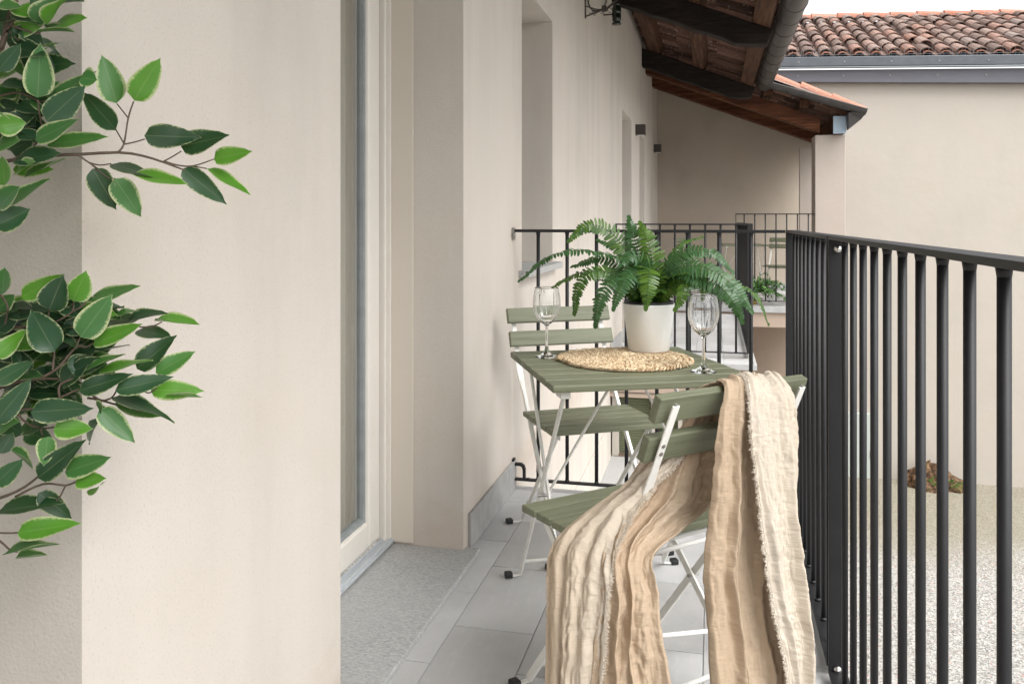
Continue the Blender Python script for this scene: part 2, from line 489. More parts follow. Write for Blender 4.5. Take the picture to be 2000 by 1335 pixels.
# ---- tiled floors
def tiled(name, xs, y0, y1, pitch, offs, z, thick, edge_x, gap=.0032):
    """tiles between the column lines xs; offs = joint offset of each column"""
    b = MB(); b.bx(xs[0], edge_x, y0, y1, z - thick, z - .0035)
    base_o = b.build(name, M['grout'])
    tm = MB()
    for c in range(len(xs) - 1):
        a0, a1 = xs[c] + gap / 2, xs[c + 1] - gap / 2
        k = math.floor((y0 - offs[c % len(offs)]) / pitch)
        while True:
            ya = offs[c % len(offs)] + k * pitch; yb = ya + pitch
            k += 1
            if ya > y1: break
            ya = max(ya + gap / 2, y0); yb = min(yb - gap / 2, y1)
            if yb - ya < .02: continue
            tm.box(((a0 + a1) / 2, (ya + yb) / 2, z - .003), (a1 - a0, yb - ya, .006 + random.uniform(-.0003, .0003)))
    structure(base_o)
    o = tm.build('tiles', M['tile'], base_o, bevel=.0012)
    return base_o
xs = [-.905, -.685, -.465, -.245, -.025, .195, .3]
fl = tiled('balcony_floor', xs, -1.5, 3.44, .41, [2.01, 2.212], 0.0, .16, .302)
xs2 = [-.80, -.58, -.36, -.14, .08, .30, .325]
fl2 = tiled('balcony_floor', xs2, 6.73, 10.30, .41, [6.9, 7.1], 0.0, .045, .325)
xs3 = [-.80 + .30 * i for i in range(8)]
xs3[-1] = 1.50
fl3 = tiled('loggia_floor', xs3, 10.302, 12.69, .6, [10.3, 10.6], .097, .07, 1.50)
# lower terrace between the two balconies
b_ = MB(); b_.bx(-.80, .30, 3.46, 6.79, -.86, -.78)
structure(b_.build('terrace', M['granite'], bevel=.004))

# ---- the house
house = thing('house', 'pale plastered house with deep openings and an old tiled eave along the balcony', 'house', (WX, 5, GZ), world=True)
wall = MB()
ops = [(.05, .948, 0, 2.25), (1.737, 2.685, 0, 2.25), (3.56, 4.277, .885, 2.115), (7.69, 8.60, 0, 2.10), (9.55, 10.25, 0, 2.06)]
TH = .30
y = -3.0
for (a0, a1, z0, z1) in ops:
    wall.bx(WX - TH, WX, y, a0, GZ, 3.26)
    wall.bx(WX - TH, WX, a0, a1, z1, 3.26)
    wall.bx(WX - TH, WX, a0, a1, GZ, z0 - (.17 if z0 == 0 else 0))
    y = a1
wall.bx(WX - TH, WX, y, 12.70, GZ, 3.26)
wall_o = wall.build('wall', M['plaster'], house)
# plinth seen past the end railing
p_ = MB(); p_.bx(WX, WX + .012, 3.46, 6.72, -.78, -.50); p_.build('plinth', M['plaster'], house, bevel=.003)
# loggia back wall and side
b_ = MB()
b_.add([(x, yy, z) for yy in (12.70, 12.95) for x, z in ((WX, .097), (1.50, .097), (1.50, 2.33), (WX, 3.25))], [(0, 1, 2, 3), (7, 6, 5, 4), (0, 4, 5, 1), (1, 5, 6, 2), (2, 6, 7, 3), (3, 7, 4, 0)])
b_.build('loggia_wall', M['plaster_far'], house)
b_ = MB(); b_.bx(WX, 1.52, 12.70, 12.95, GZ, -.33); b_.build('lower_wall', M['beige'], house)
# slab fascias under the second balcony and the loggia
b_ = MB(); b_.bx(WX + .002, .300, 6.75, 6.95, -.30, -.047); b_.build('fascia_beam', M['beige'], house, bevel=.004)
for zz in (-.20, -.262):
    b_ = MB(); b_.bx(WX + .01, .28, 6.742, 6.7495, zz, zz + .005); b_.build('fascia_groove', M['bronze'], house)
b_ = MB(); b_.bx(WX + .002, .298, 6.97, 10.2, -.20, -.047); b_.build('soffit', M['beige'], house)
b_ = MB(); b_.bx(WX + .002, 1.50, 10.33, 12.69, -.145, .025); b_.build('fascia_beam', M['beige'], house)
# wall with shutters under the second balcony
b_ = MB(); b_.bx(WX + .002, -.02, 6.96, 7.1, -2.5, -.302); b_.build('lower_wall', M['beige'], house)
b_ = MB(); b_.bx(WX + .012, WX + .06, 6.80, 6.955, -.78, -.302); b_.build('door_post', M['cream'], house, bevel=.003)
for k, (xa, xb) in enumerate(((-.735, -.49), (-.395, -.28), (-.18, -.04))):
    sh = MB(); sh.bx(xa, xb, 6.905, 6.93, -.775, -.306); so_ = sh.build('shutter', M['shutter'], house, bevel=.002)
    lv = MB()
    for q in range(22):
        zz = -.76 + q * .0205
        lv.bar((xa + .012, 6.902, zz), (xb - .012, 6.902, zz), .014, .004, (0, -.6, 1))
    lv.build('slats', M['shutter'], so_)
    for o_ in so_.children: o_.location = (0, 0, 0)
    ed = MB(); ed.bx(xa - .014, xa - .002, 6.90, 6.935, -.776, -.31); ed.build('hinge_stile', M['shutteredge'], so_)
    b_ = MB(); b_.bx(xb + .008, xb + .055, 6.84, 6.955, -.78, -.302); b_.build('door_post', M['cream'], house, bevel=.002)
# children of 'shutter' were built in world coords: shift them under the house offset
def rebase(o):
    for ch in o.children:
        ch.location = -V(house.location)
        # child-of-child in world coordinates
for o_ in house.children:
    if o_.name.startswith('shutter'): rebase(o_)
# pillars of the loggia
for (xa, xb, ya, yb, zt_) in ((1.150, 1.480, 10.40, 10.78, 2.085), (1.085, 1.48, 11.55, 11.62, 2.045)):
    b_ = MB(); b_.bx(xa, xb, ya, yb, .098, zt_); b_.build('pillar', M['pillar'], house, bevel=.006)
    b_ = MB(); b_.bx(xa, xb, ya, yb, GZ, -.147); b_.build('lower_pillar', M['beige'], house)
b_ = MB(); b_.bx(WX, 1.5, 12.685, 12.70, .098, .20); b_.build('skirting', M['granite'], house)
# skirting tiles along our balcony
for (ya, yb) in ((2.735, 2.885), (2.888, 3.285), (3.288, 3.41)):
    b_ = MB(); b_.bx(WX, WX + .012, ya, yb, .001, .118); b_.build('skirting', M['skirt'], house, bevel=.002)
for (ya, yb) in ((6.76, 7.14), (7.143, 7.55), (8.66, 9.05), (9.053, 9.5)):
    b_ = MB(); b_.bx(WX, WX + .012, ya, yb, .001, .118); b_.build('skirting', M['skirt'], house, bevel=.002)
# stone door sills
def stone(x0, x1, y0, y1, z0, z1):
    s = MB(); nx_, ny_ = 4, 60
    vs = []
    for i in range(nx_ + 1):
        for j in range(ny_ + 1):
            x = x0 + (x1 - x0) * i / nx_; yy = y0 + (y1 - y0) * j / ny_
            if i == nx_: x += noise.noise(V((0, yy * 9, 3))) * .0016
            vs.append((x, yy, z1))
    fs = []
    for i in range(nx_):
        for j in range(ny_):
            a0 = i * (ny_ + 1) + j; fs.append((a0, a0 + ny_ + 1, a0 + ny_ + 2, a0 + 1))
    n0 = len(vs)
    for j in range(ny_ + 1):
        p = vs[nx_ * (ny_ + 1) + j]; vs.append((p[0] + .002, p[1], z1 - .004)); vs.append((x1 - .003, p[1], z0))
    for j in range(ny_):
        q = n0 + 2 * j; fs.append((nx_ * (ny_ + 1) + j, q, q + 2, nx_ * (ny_ + 1) + j + 1)); fs.append((q, q + 1, q + 3, q + 2))
    n1 = len(vs)   # the two ends
    for yy, j in ((y0, 0), (y1, ny_)):
        k = len(vs); vs += [(x0, yy, z1), (x0, yy, z0), (x1 - .003, yy, z0), (x1, yy, z1)]
        fs.append((k, k + 1, k + 2, k + 3) if j else (k + 3, k + 2, k + 1, k))
    return s.add(vs, fs)
stone(-1.085, -.752, 1.70, 2.712, -.05, .017).build('door_sill', M['granite'], house)
stone(-1.085, -.752, .03, .962, -.05, .017).build('door_sill', M['granite'], house)
b_ = MB(); b_.bx(WX - .28, WX + .045, 3.50, 4.33, .857, .887); b_.build('window_sill', M['granite'], house, bevel=.003)
for ya, yb in ((7.67, 8.62), (9.53, 10.28)):
    b_ = MB(); b_.bx(WX - .28, WX + .03, ya, yb, -.02, .016); b_.build('door_sill', M['granite'], house)

# glass balcony door: frame, sash, pane, curtain
def balcony_door(y0, y1, ztop, full):
    d = MB()
    FX = -1.062                                        # outer face of the fixed frame
    d.bx(FX - .06, FX, y1 - .03, y1 - .0005, .03, ztop); d.bx(FX - .06, FX, y0 + .0005, y0 + .03, .03, ztop)
    d.bx(FX - .06, FX, y0 + .03, y1 - .03, ztop - .05, ztop)
    do = d.build('door', M['frame'], house, bevel=.003)
    T = lambda mb, nm, mt, **k: (lambda o: setattr(o, 'location', (-V(house.location))))(mb.build(nm, mt, do, **k))
    if full:
        s = MB(); SX = -1.078
        ya, yb = y0 + .035, y1 - .036; za, zb = .045, ztop - .055
        s.bx(SX - .05, SX, yb - .095, yb, za, zb); s.bx(SX - .05, SX, ya, ya + .095, za, zb)
        s.bx(SX - .05, SX, ya + .095, yb - .095, za, za + .085); s.bx(SX - .05, SX, ya + .095, yb - .095, zb - .085, zb)
        T(s, 'sash', M['frame'], bevel=.008)
        q = MB(); g0 = .095
        q.bx(SX - .034, SX - .012, yb - g0 - .014, yb - g0, za + .085, zb - .085); q.bx(SX - .034, SX - .012, ya + g0, yb - g0 - .014, za + .085, za + .099)
        q.bx(SX - .048, SX - .036, yb - g0 - .03, yb - g0, za + .085, zb - .085)
        T(q, 'gasket', M['gasket'])
        p = MB(); p.bx(SX - .030, SX - .024, ya + .09, yb - .09, za + .08, zb - .08); T(p, 'glass_pane', M['pane'])
        c = MB(); n = 150
        pts = [(-1.150 + .012 * math.sin(k * .62) + .006 * math.sin(k * 1.7 + 1), ya - .1 + (yb - ya + .2) * k / n) for k in range(n + 1)]
        c.add([(x, yy, zz) for x, yy in pts for zz in (.06, 2.2)], [(2 * k, 2 * k + 2, 2 * k + 3, 2 * k + 1) for k in range(n)])
        T(c, 'curtain', M['curtain'], smooth=True)
        tr = MB(); tr.bx(FX - .01, -1.040, y0 + .001, y1 - .002, .0245, .034); tr.bx(-1.052, -1.047, y0 + .001, y1 - .002, .034, .040)
        tr.bx(-1.075, -1.071, y0 + .001, y1 - .002, .034, .043)
        T(tr, 'threshold', M['alu'], bevel=.001)
    else:
        p = MB(); p.bx(FX - .03, FX - .024, y0 + .03, y1 - .03, .03, ztop - .05); T(p, 'glass_pane', M['pane'])
        p = MB(); p.bx(FX - .3, FX - .29, y0, y1, .03, ztop); T(p, 'curtain', M['curtain'])
    return do
balcony_door(1.737, 2.685, 2.25, True)
balcony_door(.05, .948, 2.25, False)
balcony_door(7.69, 8.60, 2.10, False)
balcony_door(9.55, 10.25, 2.06, False)
# beige trim panel on the door reveal and thin guide strip
b_ = MB(); b_.bx(-1.0595, -.973, 2.676, 2.6845, .026, 2.245); b_.build('trim_panel', M['trim'], house, bevel=.001)
b_ = MB(); b_.bx(-1.0615, -1.0485, 2.668, 2.6755, .030, 2.245); b_.build('trim_strip', M['frame'], house, bevel=.001)
# rear room closure behind the doors
b_ = MB(); b_.bx(-1.5, -1.45, -3, 12.7, -.2, 3.2); b_.build('inner_wall', M['plaster_far'], house)
# window in the first opening
win = MB(); win.bx(-1.10, -1.05, 3.5605, 3.61, .888, 2.114); win.bx(-1.10, -1.05, 4.227, 4.2765, .888, 2.114)
win.bx(-1.10, -1.05, 3.61, 4.227, .888, .95); win.bx(-1.10, -1.05, 3.61, 4.227, 2.06, 2.114)
wo = win.build('window', M['frame'], house, bevel=.003)
p = MB(); p.bx(-1.08, -1.075, 3.61, 4.227, .95, 2.06); q = p.build('glass_pane', M['pane'], wo); q.location = -V(house.location)

# ---- the eave: one slope, longer over the loggia
SL = .40
def ru(x): return 2.625 - SL * (x - .66)       # underside of the tiles
sdir = V((1, 0, -SL)).normalized(); snor = V((SL, 0, 1)).normalized()
rmb = MB(); 
def slab(xa, xb, ya, yb, t0, t1):
    vs = [V((x, yy, ru(x))) + snor * t for x in (xa, xb) for yy in (ya, yb) for t in (t0, t1)]
    return vs, [(0, 1, 3, 2), (4, 6, 7, 5), (0, 4, 5, 1), (2, 3, 7, 6), (0, 2, 6, 4), (1, 5, 7, 3)]
rmb.add(*slab(WX - .3, .56, -3, 10.18, .035, .075)); rmb.add(*slab(WX - .3, 1.50, 10.18, 13.0, .035, .075))
roof = rmb.build('roof', M['rafter'], house)
def onroof(mb, nm, mt, **k):
    o = mb.build(nm, mt, roof, **k); o.location = -V(house.location); return o
# channel tiles seen from below: rounded strips running down the slope
tb = MB(); yy = 3.2
rr = random.Random(4)
while yy < 12.6:
    wd = rr.uniform(.085, .11)
    xend = .57 if yy < 10.15 else 1.50
    x0_ = WX - .02; 
    while x0_ < xend - .05:
        L = min(rr.uniform(.36, .46), xend - x0_); lift = rr.uniform(-.010, .014)
        vs = []; n = 5
        for e, ex in enumerate((x0_, x0_ + L + .03)):
            for k in range(n):
                a = math.pi * (k / (n - 1))
                c = V((ex, yy + wd * .5 - math.cos(a) * wd * .5, ru(ex))) + snor * (-.075 * math.sin(a) + .046 + lift + e * .016)
                vs.append(c)
        tb.add(vs, [(k, k + 1, n + k + 1, n + k) for k in range(n - 1)])
        x0_ += L
    yy += wd + .045
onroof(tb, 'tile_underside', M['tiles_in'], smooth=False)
# rafters across the eave
for yc in (1.0, 4.0, 6.95, 9.92):
    r_ = MB(); wv = .15
    pts = [WX + .0 , -.5, 0.0, .40, .52]
    for s0 in range(len(pts) - 1):
        pass
    a_ = V((WX + .001, yc, ru(WX))) - snor * .235; b2 = V((.50, yc, ru(.50))) - snor * .235
    n = 12; pl = [a_.lerp(b2, k / n) + V((0, rr.uniform(-.006, .006), 0)) for k in range(n + 1)]
    hs_ = [.19] * (n - 1) + [.165, .12]
    vs = []
    for k, p in enumerate(pl):
        top = p + snor * .115
        h = hs_[k] + rr.uniform(-.006, .006)
        vs += [top + V((0, -.075, 0)), top + V((0, .075, 0)), top + V((0, .072, 0)) - snor * h, top + V((0, -.072, 0)) - snor * h]
    fs = [(3, 2, 1, 0), tuple(4 * n + k for k in range(4))] + [(4 * i + k, 4 * i + (k + 1) % 4, 4 * i + 4 + (k + 1) % 4, 4 * i + 4 + k) for i in range(n) for k in range(4)]
    r_.add(vs, fs); onroof(r_, 'rafter', M['rafter'], bevel=.01)
# purlins running along the eave on the rafters
for xc, wv in ((-.62, .15), (-.12, .14), (.40, .15)):
    r_ = MB(); n = 24; vs = []
    for k in range(n + 1):
        yk = -2 + 12.1 * k / n
        p = V((xc + rr.uniform(-.006, .006), yk, ru(xc))) - snor * .005
        vs += [p - sdir * wv / 2, p + sdir * wv / 2, p + sdir * wv / 2.2 - snor * .115, p - sdir * wv / 2.2 - snor * .115]
    fs = [(3, 2, 1, 0), tuple(4 * n + k for k in range(4))] + [(4 * i + k, 4 * i + (k + 1) % 4, 4 * i + 4 + (k + 1) % 4, 4 * i + 4 + k) for i in range(n) for k in range(4)]
    r_.add(vs, fs); onroof(r_, 'purlin', M['purlin'], bevel=.012)
# sloping beams of the loggia front and middle
def slope_beam(yc, wv, z_at, h, x1, nm='rafter'):
    r_ = MB(); n = 10; vs = []
    for k in range(n + 1):
        x = WX + .001 + (x1 - WX) * k / n
        zt_ = z_at - .385 * (x + .65)
        vs += [(x, yc - wv / 2, zt_), (x, yc + wv / 2, zt_), (x, yc + wv / 2, zt_ - h), (x, yc - wv / 2, zt_ - h)]
    fs = [(3, 2, 1, 0), tuple(4 * n + k for k in range(4))] + [(4 * i + k, 4 * i + (k + 1) % 4, 4 * i + 4 + (k + 1) % 4, 4 * i + 4 + k) for i in range(n) for k in range(4)]
    r_.add(vs, fs); return onroof(r_, nm, M['beam'], bevel=.01)
slope_beam(10.46, .16, 2.995, .175, 1.20)
slope_beam(11.60, .16, 2.965, .13, 1.30)
# short purlins over the loggia, the outermost one with a pale blue tin end
for xc, ya in ((.62, 10.28), (1.02, 10.28)):
    r_ = MB(); z0 = ru(xc); r_.bx(xc - .055, xc + .055, ya, 12.6, z0 - .085, z0 + .01); onroof(r_, 'purlin', M['purlin'], bevel=.01)
r_ = MB(); r_.bx(1.34, 1.465, 10.31, 12.6, 2.088, 2.285); onroof(r_, 'purlin', M['beam'], bevel=.01)
r_ = MB(); r_.bx(1.333, 1.474, 10.285, 10.309, 2.087, 2.288); onroof(r_, 'beam_end_cover', M['blue'], bevel=.005)
# rake tiles (three orange ones seen from the yard side)
xk = -.75; kk = 0
while xk < 1.55:
    L = .335; t_ = MB(); n = 7; vs = []
    for e, ex in enumerate((xk, xk + L + .02)):
        for k in range(n):
            a = math.pi * k / (n - 1); rad = .075 + .008 * e
            p = V((ex, 10.22 - math.cos(a) * rad, ru(ex))) + snor * (.075 + math.sin(a) * rad * .9 + (-.012 if e else .022) + (kk % 2) * .008)
            vs.append(p)
    fs = [(k, k + 1, n + k + 1, n + k) for k in range(n - 1)] + [tuple(range(n))[::-1], tuple(range(n, 2 * n))]
    t_.add(vs, fs); onroof(t_, 'rake_tile', M['tiles_new'], smooth=False, solid=.012)
    xk += L; kk += 1
# cover tiles on the upper side
ct = MB(); yk = -2.9
while yk < 12.9:
    xe = .58 if yk < 10.1 else 1.52
    n = 5; vs = []
    for ex in (WX - .3, xe):
        for k in range(n):
            a = math.pi * k / (n - 1)
            vs.append(V((ex, yk - math.cos(a) * .08, ru(ex))) + snor * (.076 + math.sin(a) * .05))
    ct.add(vs, [(k, k + 1, n + k + 1, n + k) for k in range(n - 1)]); yk += .19
onroof(ct, 'cover_tiles', M['tiles'])
# gutters: half round, ribbed joints
def gutter(p, q, rad, up, nm='gutter', joints=()):
    p, q = V(p), V(q); a = (q - p).normalized(); u = V(up); u = (u - a * u.dot(a)).normalized(); s_ = a.cross(u)
    g_ = MB(); n = 14; vs = []
    L = (q - p).length; m = max(2, int(L / .3))
    for i in range(m + 1):
        c = p.lerp(q, i / m)
        for k in range(n + 1):
            th = math.pi * (1 + k / n)
            vs.append(c + s_ * math.cos(th) * rad + u * math.sin(th) * rad)
    fs = [(i * (n + 1) + k, i * (n + 1) + k + 1, (i + 1) * (n + 1) + k + 1, (i + 1) * (n + 1) + k) for i in range(m) for k in range(n)]
    g_.add(vs, fs)
    for e in (0, m): g_.add([vs[e * (n + 1) + k] for k in range(n + 1)], [tuple(range(n + 1))])
    g_.tube([p + s_ * rad, q + s_ * rad], .008, 6); g_.tube([p - s_ * rad, q - s_ * rad], .008, 6)
    for jt in joints:
        c = p + a * jt
        pts = [c + (s_ * math.cos(math.pi * (1 + k / n)) + u * math.sin(math.pi * (1 + k / n))) * (rad + .002) for k in range(n + 1)]
        g_.tube(pts, .0035, 5)
    return onroof(g_, nm, M['gutter'], smooth=False, solid=.003)
gutter((.565, -3, 2.665), (.565, 10.14, 2.665), .088, (0, 0, 1), joints=[.42 * k + .1 for k in range(31)])
gutter((.62, 10.10, 2.665), (1.66, 10.10, 2.325), .062, (SL, 0, 1), joints=(.33, .72))
# leaf-shaped closing piece at the low end of the rake gutter
b_ = MB(); b_.add([(1.47, 10.1, 2.30), (1.66, 10.05, 2.30), (1.60, 10.1, 2.22), (1.48, 10.12, 2.12), (1.47, 10.3, 2.30), (1.64, 10.3, 2.28), (1.48, 10.3, 2.12)],
    [(0, 3, 2, 1), (4, 5, 6), (3, 6, 5, 2), (1, 2, 5), (0, 4, 6, 3)])
onroof(b_, 'gutter_outlet', M['gutter'])
# drip edge beside the gutter
b_ = MB(); b_.bar((.485, -3, ru(.49) - .01), (.485, 10.12, ru(.49) - .01), .06, .004, (0, 0, 1)); onroof(b_, 'drip_edge', M['wire'])

# ---- cream building across the yard
cb = thing('building', 'cream rendered building with weathered clay tile roof behind the gravel yard', 'building', (4, 13.1, GZ), world=True)
def fall(mb, k=.031):
    mb.v = [V((p.x, p.y, p.z - k * (p.x - 1))) for p in mb.v]; return mb
b_ = MB(); b_.bx(.3, 14, 13.1, 13.5, GZ, 2.9); b_.add([(x, yy, z) for yy in (13.1, 13.5) for x, z in ((.3, 2.9), (14, 2.9), (14, 2.901), (.3, 3.2))], [(0, 1, 2, 3), (7, 6, 5, 4), (0, 3, 7, 4), (3, 2, 6, 7)]); b_.build('wall', M['cream'], cb)
b_ = MB(); b_.bx(.3, 14, 12.97, 13.0985, 3.113, 3.285); [setattr(p, 'z', p.z - (.0095 * (p.x - 1) if p.z < 3.2 else 0)) for p in b_.v]; fall(b_).build('fascia', M['fascia'], cb, bevel=.004)
b_ = MB(); b_.bx(.3, 14, 12.86, 13.05, 3.315, 3.455); fall(b_).build('gutter', M['band'], cb, bevel=.01)
b_ = MB(); b_.tube([(.3, 12.865, 3.300), (14, 12.865, 3.300)], .010, 8); fall(b_).build('gutter_lip', M['lip'], cb)
rv_r = random.Random(9); rv_o = None
for zz in (3.20, 3.38):
    for k in range(16):
        x = 1.2 + k * .62; yf_ = 12.968 if zz < 3.3 else 12.858
        if rv_o is None:
            rv_o = MB(); rv_o.tube([(0, 0, 0), (0, -.006, 0)], .009, 6); rv_o = rv_o.build('rivet', M['zinc'], None); o = rv_o
        else:
            o = rv_o.copy(); sc.collection.objects.link(o)
        o.parent = cb; o.location = V((x, yf_, zz - .031 * (x - 1))) - V(cb.location)
RS = .40; ry0 = 12.93; rz0 = 3.468
tn_ = V((0, -RS, 1)).normalized(); td = V((0, 1, RS)).normalized()
base_r = MB(); LN = 3.15
e0 = V((.3, ry0 + .05, rz0 - .02)); e1 = e0 + td * LN
base_r.add([e0, V((14, e0.y, e0.z)), V((14, e1.y, e1.z)), e1, e0 - tn_ * .06, V((14, e0.y, e0.z)) - tn_ * .06, V((14, e1.y, e1.z)) - tn_ * .06, e1 - tn_ * .06],
    [(0, 1, 2, 3), (7, 6, 5, 4), (0, 4, 5, 1), (3, 2, 6, 7)])
rf = fall(base_r).build('roof', M['tiles_in'], cb)
tl = MB(); n = 7; EXP = .405; rows = 8
for c in range(44):
    x = .9 + c * .225
    for r in range(rows):
        jx = rv_r.uniform(-.018, .018); jr = rv_r.uniform(-.012, .012); lift = rv_r.uniform(0, .016)
        if c in (9, 18, 26) and r in (1, 4, 5): lift += .03; jx += .04
        vs = []
        for e in (0, 1):
            s_ = r * EXP + jr + e * .46; rad = .093 - e * .014
            for k in range(n):
                a = math.pi * k / (n - 1)
                p = V((x + jx + (1 if e else -1) * 0 - math.cos(a) * rad, ry0, rz0)) + td * s_ + tn_ * (math.sin(a) * rad * .85 + .035 + lift - e * .020)
                vs.append(p)
        vi = [p - tn_ * .014 for p in vs[:n]]
        fs = [(k, n + k, n + k + 1, k + 1) for k in range(n - 1)] + [(k, k + 1, 2 * n + k + 1, 2 * n + k) for k in range(n - 1)]
        tl.add(vs + vi, fs)
        # channel tile between
        vs = []
        for e in (0, 1):
            s_ = r * EXP + jr * .5 + e * .45; rad = .08
            for k in range(5):
                a = math.pi * k / 4
                vs.append(V((x + .1125 - math.cos(a) * rad, ry0, rz0)) + td * s_ + tn_ * (.05 - math.sin(a) * .045 - e * .015))
        tl.add(vs, [(k, 5 + k, 5 + k + 1, k + 1) for k in range(4)])
o = fall(tl).build('roof_tiles', M['tiles'], cb, smooth=False)
# small orange tile ends under the first row and little wire spikes
el = MB()
for c in range(44):
    x = .9 + c * .225
    vs = []
    for e in (0, 1):
        for k in range(6):
            a = math.pi * k / 5
            vs.append(V((x - math.cos(a) * .062, ry0 - .02, rz0)) + td * (e * .2) + tn_ * (math.sin(a) * .045 + .01))
    el.add(vs, [(k, 6 + k, 7 + k, k + 1) for k in range(5)])
fall(el).build('eave_tiles', M['tiles_new'], cb, solid=.012)
sp_ = MB()
for k in range(190):
    x = .9 + k * .052 + rv_r.uniform(-.015, .015)
    sp_.tube([(x, ry0 - .03, rz0 - .01), (x + rv_r.uniform(-.02, .02), ry0 - .035 - rv_r.uniform(0, .02), rz0 + rv_r.uniform(.08, .15))], .0022, 4)
sp_.bar((.9, ry0 - .03, rz0 + .02), (10.8, ry0 - .03, rz0 + .02), .004, .003, (0, 0, 1)); fall(sp_).build('bird_wire', M['lip'], cb)
# ridge tiles
rt = e1 + tn_ * .06; xk = .4; kk = 0; rg = MB()
while xk < 13:
    n = 8; vs = []; L = .43
    for e in (0, 1):
        for k in range(n):
            a = math.pi * k / (n - 1); rad = .10 + .012 * (1 - e)
            vs.append(V((xk + e * (L + .03), rt.y - math.cos(a) * rad * 1.2, rt.z + math.sin(a) * rad + rv_r.uniform(0, .002) - .02 + (0.015 if not e else 0))))
    if kk in (14, 15, 19): vs = [p + V((0, 0, .06 + .04 * (kk == 15))) for p in vs]
    rg.add(vs, [(k, k + 1, n + k + 1, n + k) for k in range(n - 1)] + [tuple(range(n))[::-1], tuple(range(n, 2 * n))])
    xk += L; kk += 1
fall(rg).build('ridge_tiles', M['tiles_new'], cb)

# ---- wall lamps
def lamp(y, z, label):
    l = thing('wall_lamp', label, 'wall lamp', (WX, y, z), group='small box lamps on the house wall')
    b_ = MB(); b_.box((.052, 0, 0), (.102, .11, .11)); b_.build('housing', M['bronze'], l, bevel=.003)
    b_ = MB(); b_.box((.055, 0, -.0565), (.07, .085, .004)); b_.build('diffuser', M['diffuser'], l)
lamp(9.08, 2.055, 'dark square box lamp on the house wall, the nearer one between two tall openings')
lamp(11.9, 2.09, 'dark square box lamp on the house wall in the shaded corner, the farther one')

# ---- insulator and wire bracket
ins = thing('insulator', 'dark glazed spool insulator held off the wall on a short rod', 'insulator', (WX, 6.35, 2.635))
b_ = MB(); b_.tube([(0, 0, 0), (.08, 0, 0)], .006, 6); b_.tube([(0, 0, .0), (.0, 0, .06)], .004, 6); b_.build('rod', M['wire'], ins)
b_ = MB()
b_.lathe([(0, -.078), (.034, -.078), (.036, -.068), (.022, -.058), (.032, -.05), (.034, -.006), (.028, 0), (.034, .006), (.034, .05), (.022, .058), (.036, .068), (.034, .078), (0, .078)], 16, (.098, 0, 0))
b_.build('spool', M['insul'], ins, smooth=True)
br = thing('wire_bracket', 'rusty wall bracket with a loop of cable twisted round it', 'cable bracket', (WX, 5.40, 2.44))
b_ = MB(); b_.bar((.004, 0, -.05), (.004, 0, .12), .02, .006, (0, 1, 0)); b_.tube([(.0, 0, -.04), (.08, .12, .02), (.12, .19, .05), (.17, .28, .12), (.22, .36, .20)], .0055, 6)
b_.tube([(.0, 0, .03), (.06, .08, .025), (.10, .16, .035)], .004, 6); b_.build('arm', M['wire'], br)
b_ = MB()
lp = [V((.07 + .06 * math.cos(a_), .08 + .02 * math.sin(a_), .09 + .085 * math.sin(a_))) for a_ in [k * .35 for k in range(19)]]
b_.tube(lp, .005, 6)
b_.tube([(.11, .17, .04), (.15, .24, .10), (.20, .30, .17), (.25, .40, .24)], .004, 6)
tw = random.Random(3)
for k in range(14):
    a_ = V((.03 + .008 * k, .03 + .011 * k, -.01 + .004 * k)); b_.tube([a_ + V((tw.uniform(-.01, .01), 0, tw.uniform(-.022, .022))), a_ + V((.02, .02, tw.uniform(-.02, .025)))], .0025, 5)
b_.box((.105, .16, .045), (.03, .03, .035)); b_.build('cable_loop', M['wire'], br)

# ---- railings
def baluster_mesh(h, r, n=12):
    b_ = MB(); b_.tube([(0, 0, 0), (0, 0, h)], r, n)
    b_.tube([(0, 0, h - .012), (0, 0, h)], [r, r * 1.25], n); b_.tube([(0, 0, 0), (0, 0, .008)], [r * 1.5, r], n)
    return b_
def railing(label, p, q, z0, z1, first, pitch, rad=.0075, width=.042, rail_t=.010, bottom=True, rail_round=False, posts=(0, 1), bolts=(), outward=1, group=None):
    p, q = V((*p, 0)), V((*q, 0)); a = (q - p).normalized(); L = (q - p).length; s_ = V((a.y, -a.x, 0))
    r = thing('railing', label, 'railing', (p.x, p.y, z0), world=True, group=group)
    b_ = MB(); b_.bar(p + V((0, 0, z1 - rail_t / 2)), q + V((0, 0, z1 - rail_t / 2)), width, rail_t, s_); b_.build('top_rail', M['black'], r, bevel=.001)
    b_ = MB(); b_.bar(p + V((0, 0, z0 + .004)), q + V((0, 0, z0 + .004)), width, .008, s_); b_.build('bottom_rail', M['black'], r, bevel=.001)
    me = None; k = first
    while k < L - (.09 if not posts else .01):
        c = p + a * k
        if me is None:
            o = baluster_mesh(z1 - rail_t - z0 - .008, rad).build('baluster', M['black'], None, smooth=False); me = o
            for poly in o.data.polygons: poly.use_smooth = len(poly.vertices) == 4
        else:
            o = me.copy(); sc.collection.objects.link(o)
        o.parent = r; o.location = V((c.x, c.y, z0 + .008)) - V(r.location)
        k += pitch
    for e in posts:
        c = p.lerp(q, e) + a * (.005 if e == 0 else -.005)
        b_ = MB(); b_.bar(c + V((0, 0, z0 + .008)), c + V((0, 0, z1 - rail_t)), width, .008, s_); b_.build('post', M['black'], r, bevel=.0008)
    for (e, zz) in bolts:
        c = p.lerp(q, e) + a * (.0 if e == 0 else -.010) + V((0, 0, zz))
        b_ = MB(); rot = (-a)
        b_.tube([c, c - a * .003, c - a * .006, c - a * .0075], [.0095, .0095, .007, .003], 14); b_.build('bolt', M['steel'], r, smooth=True)
    return r
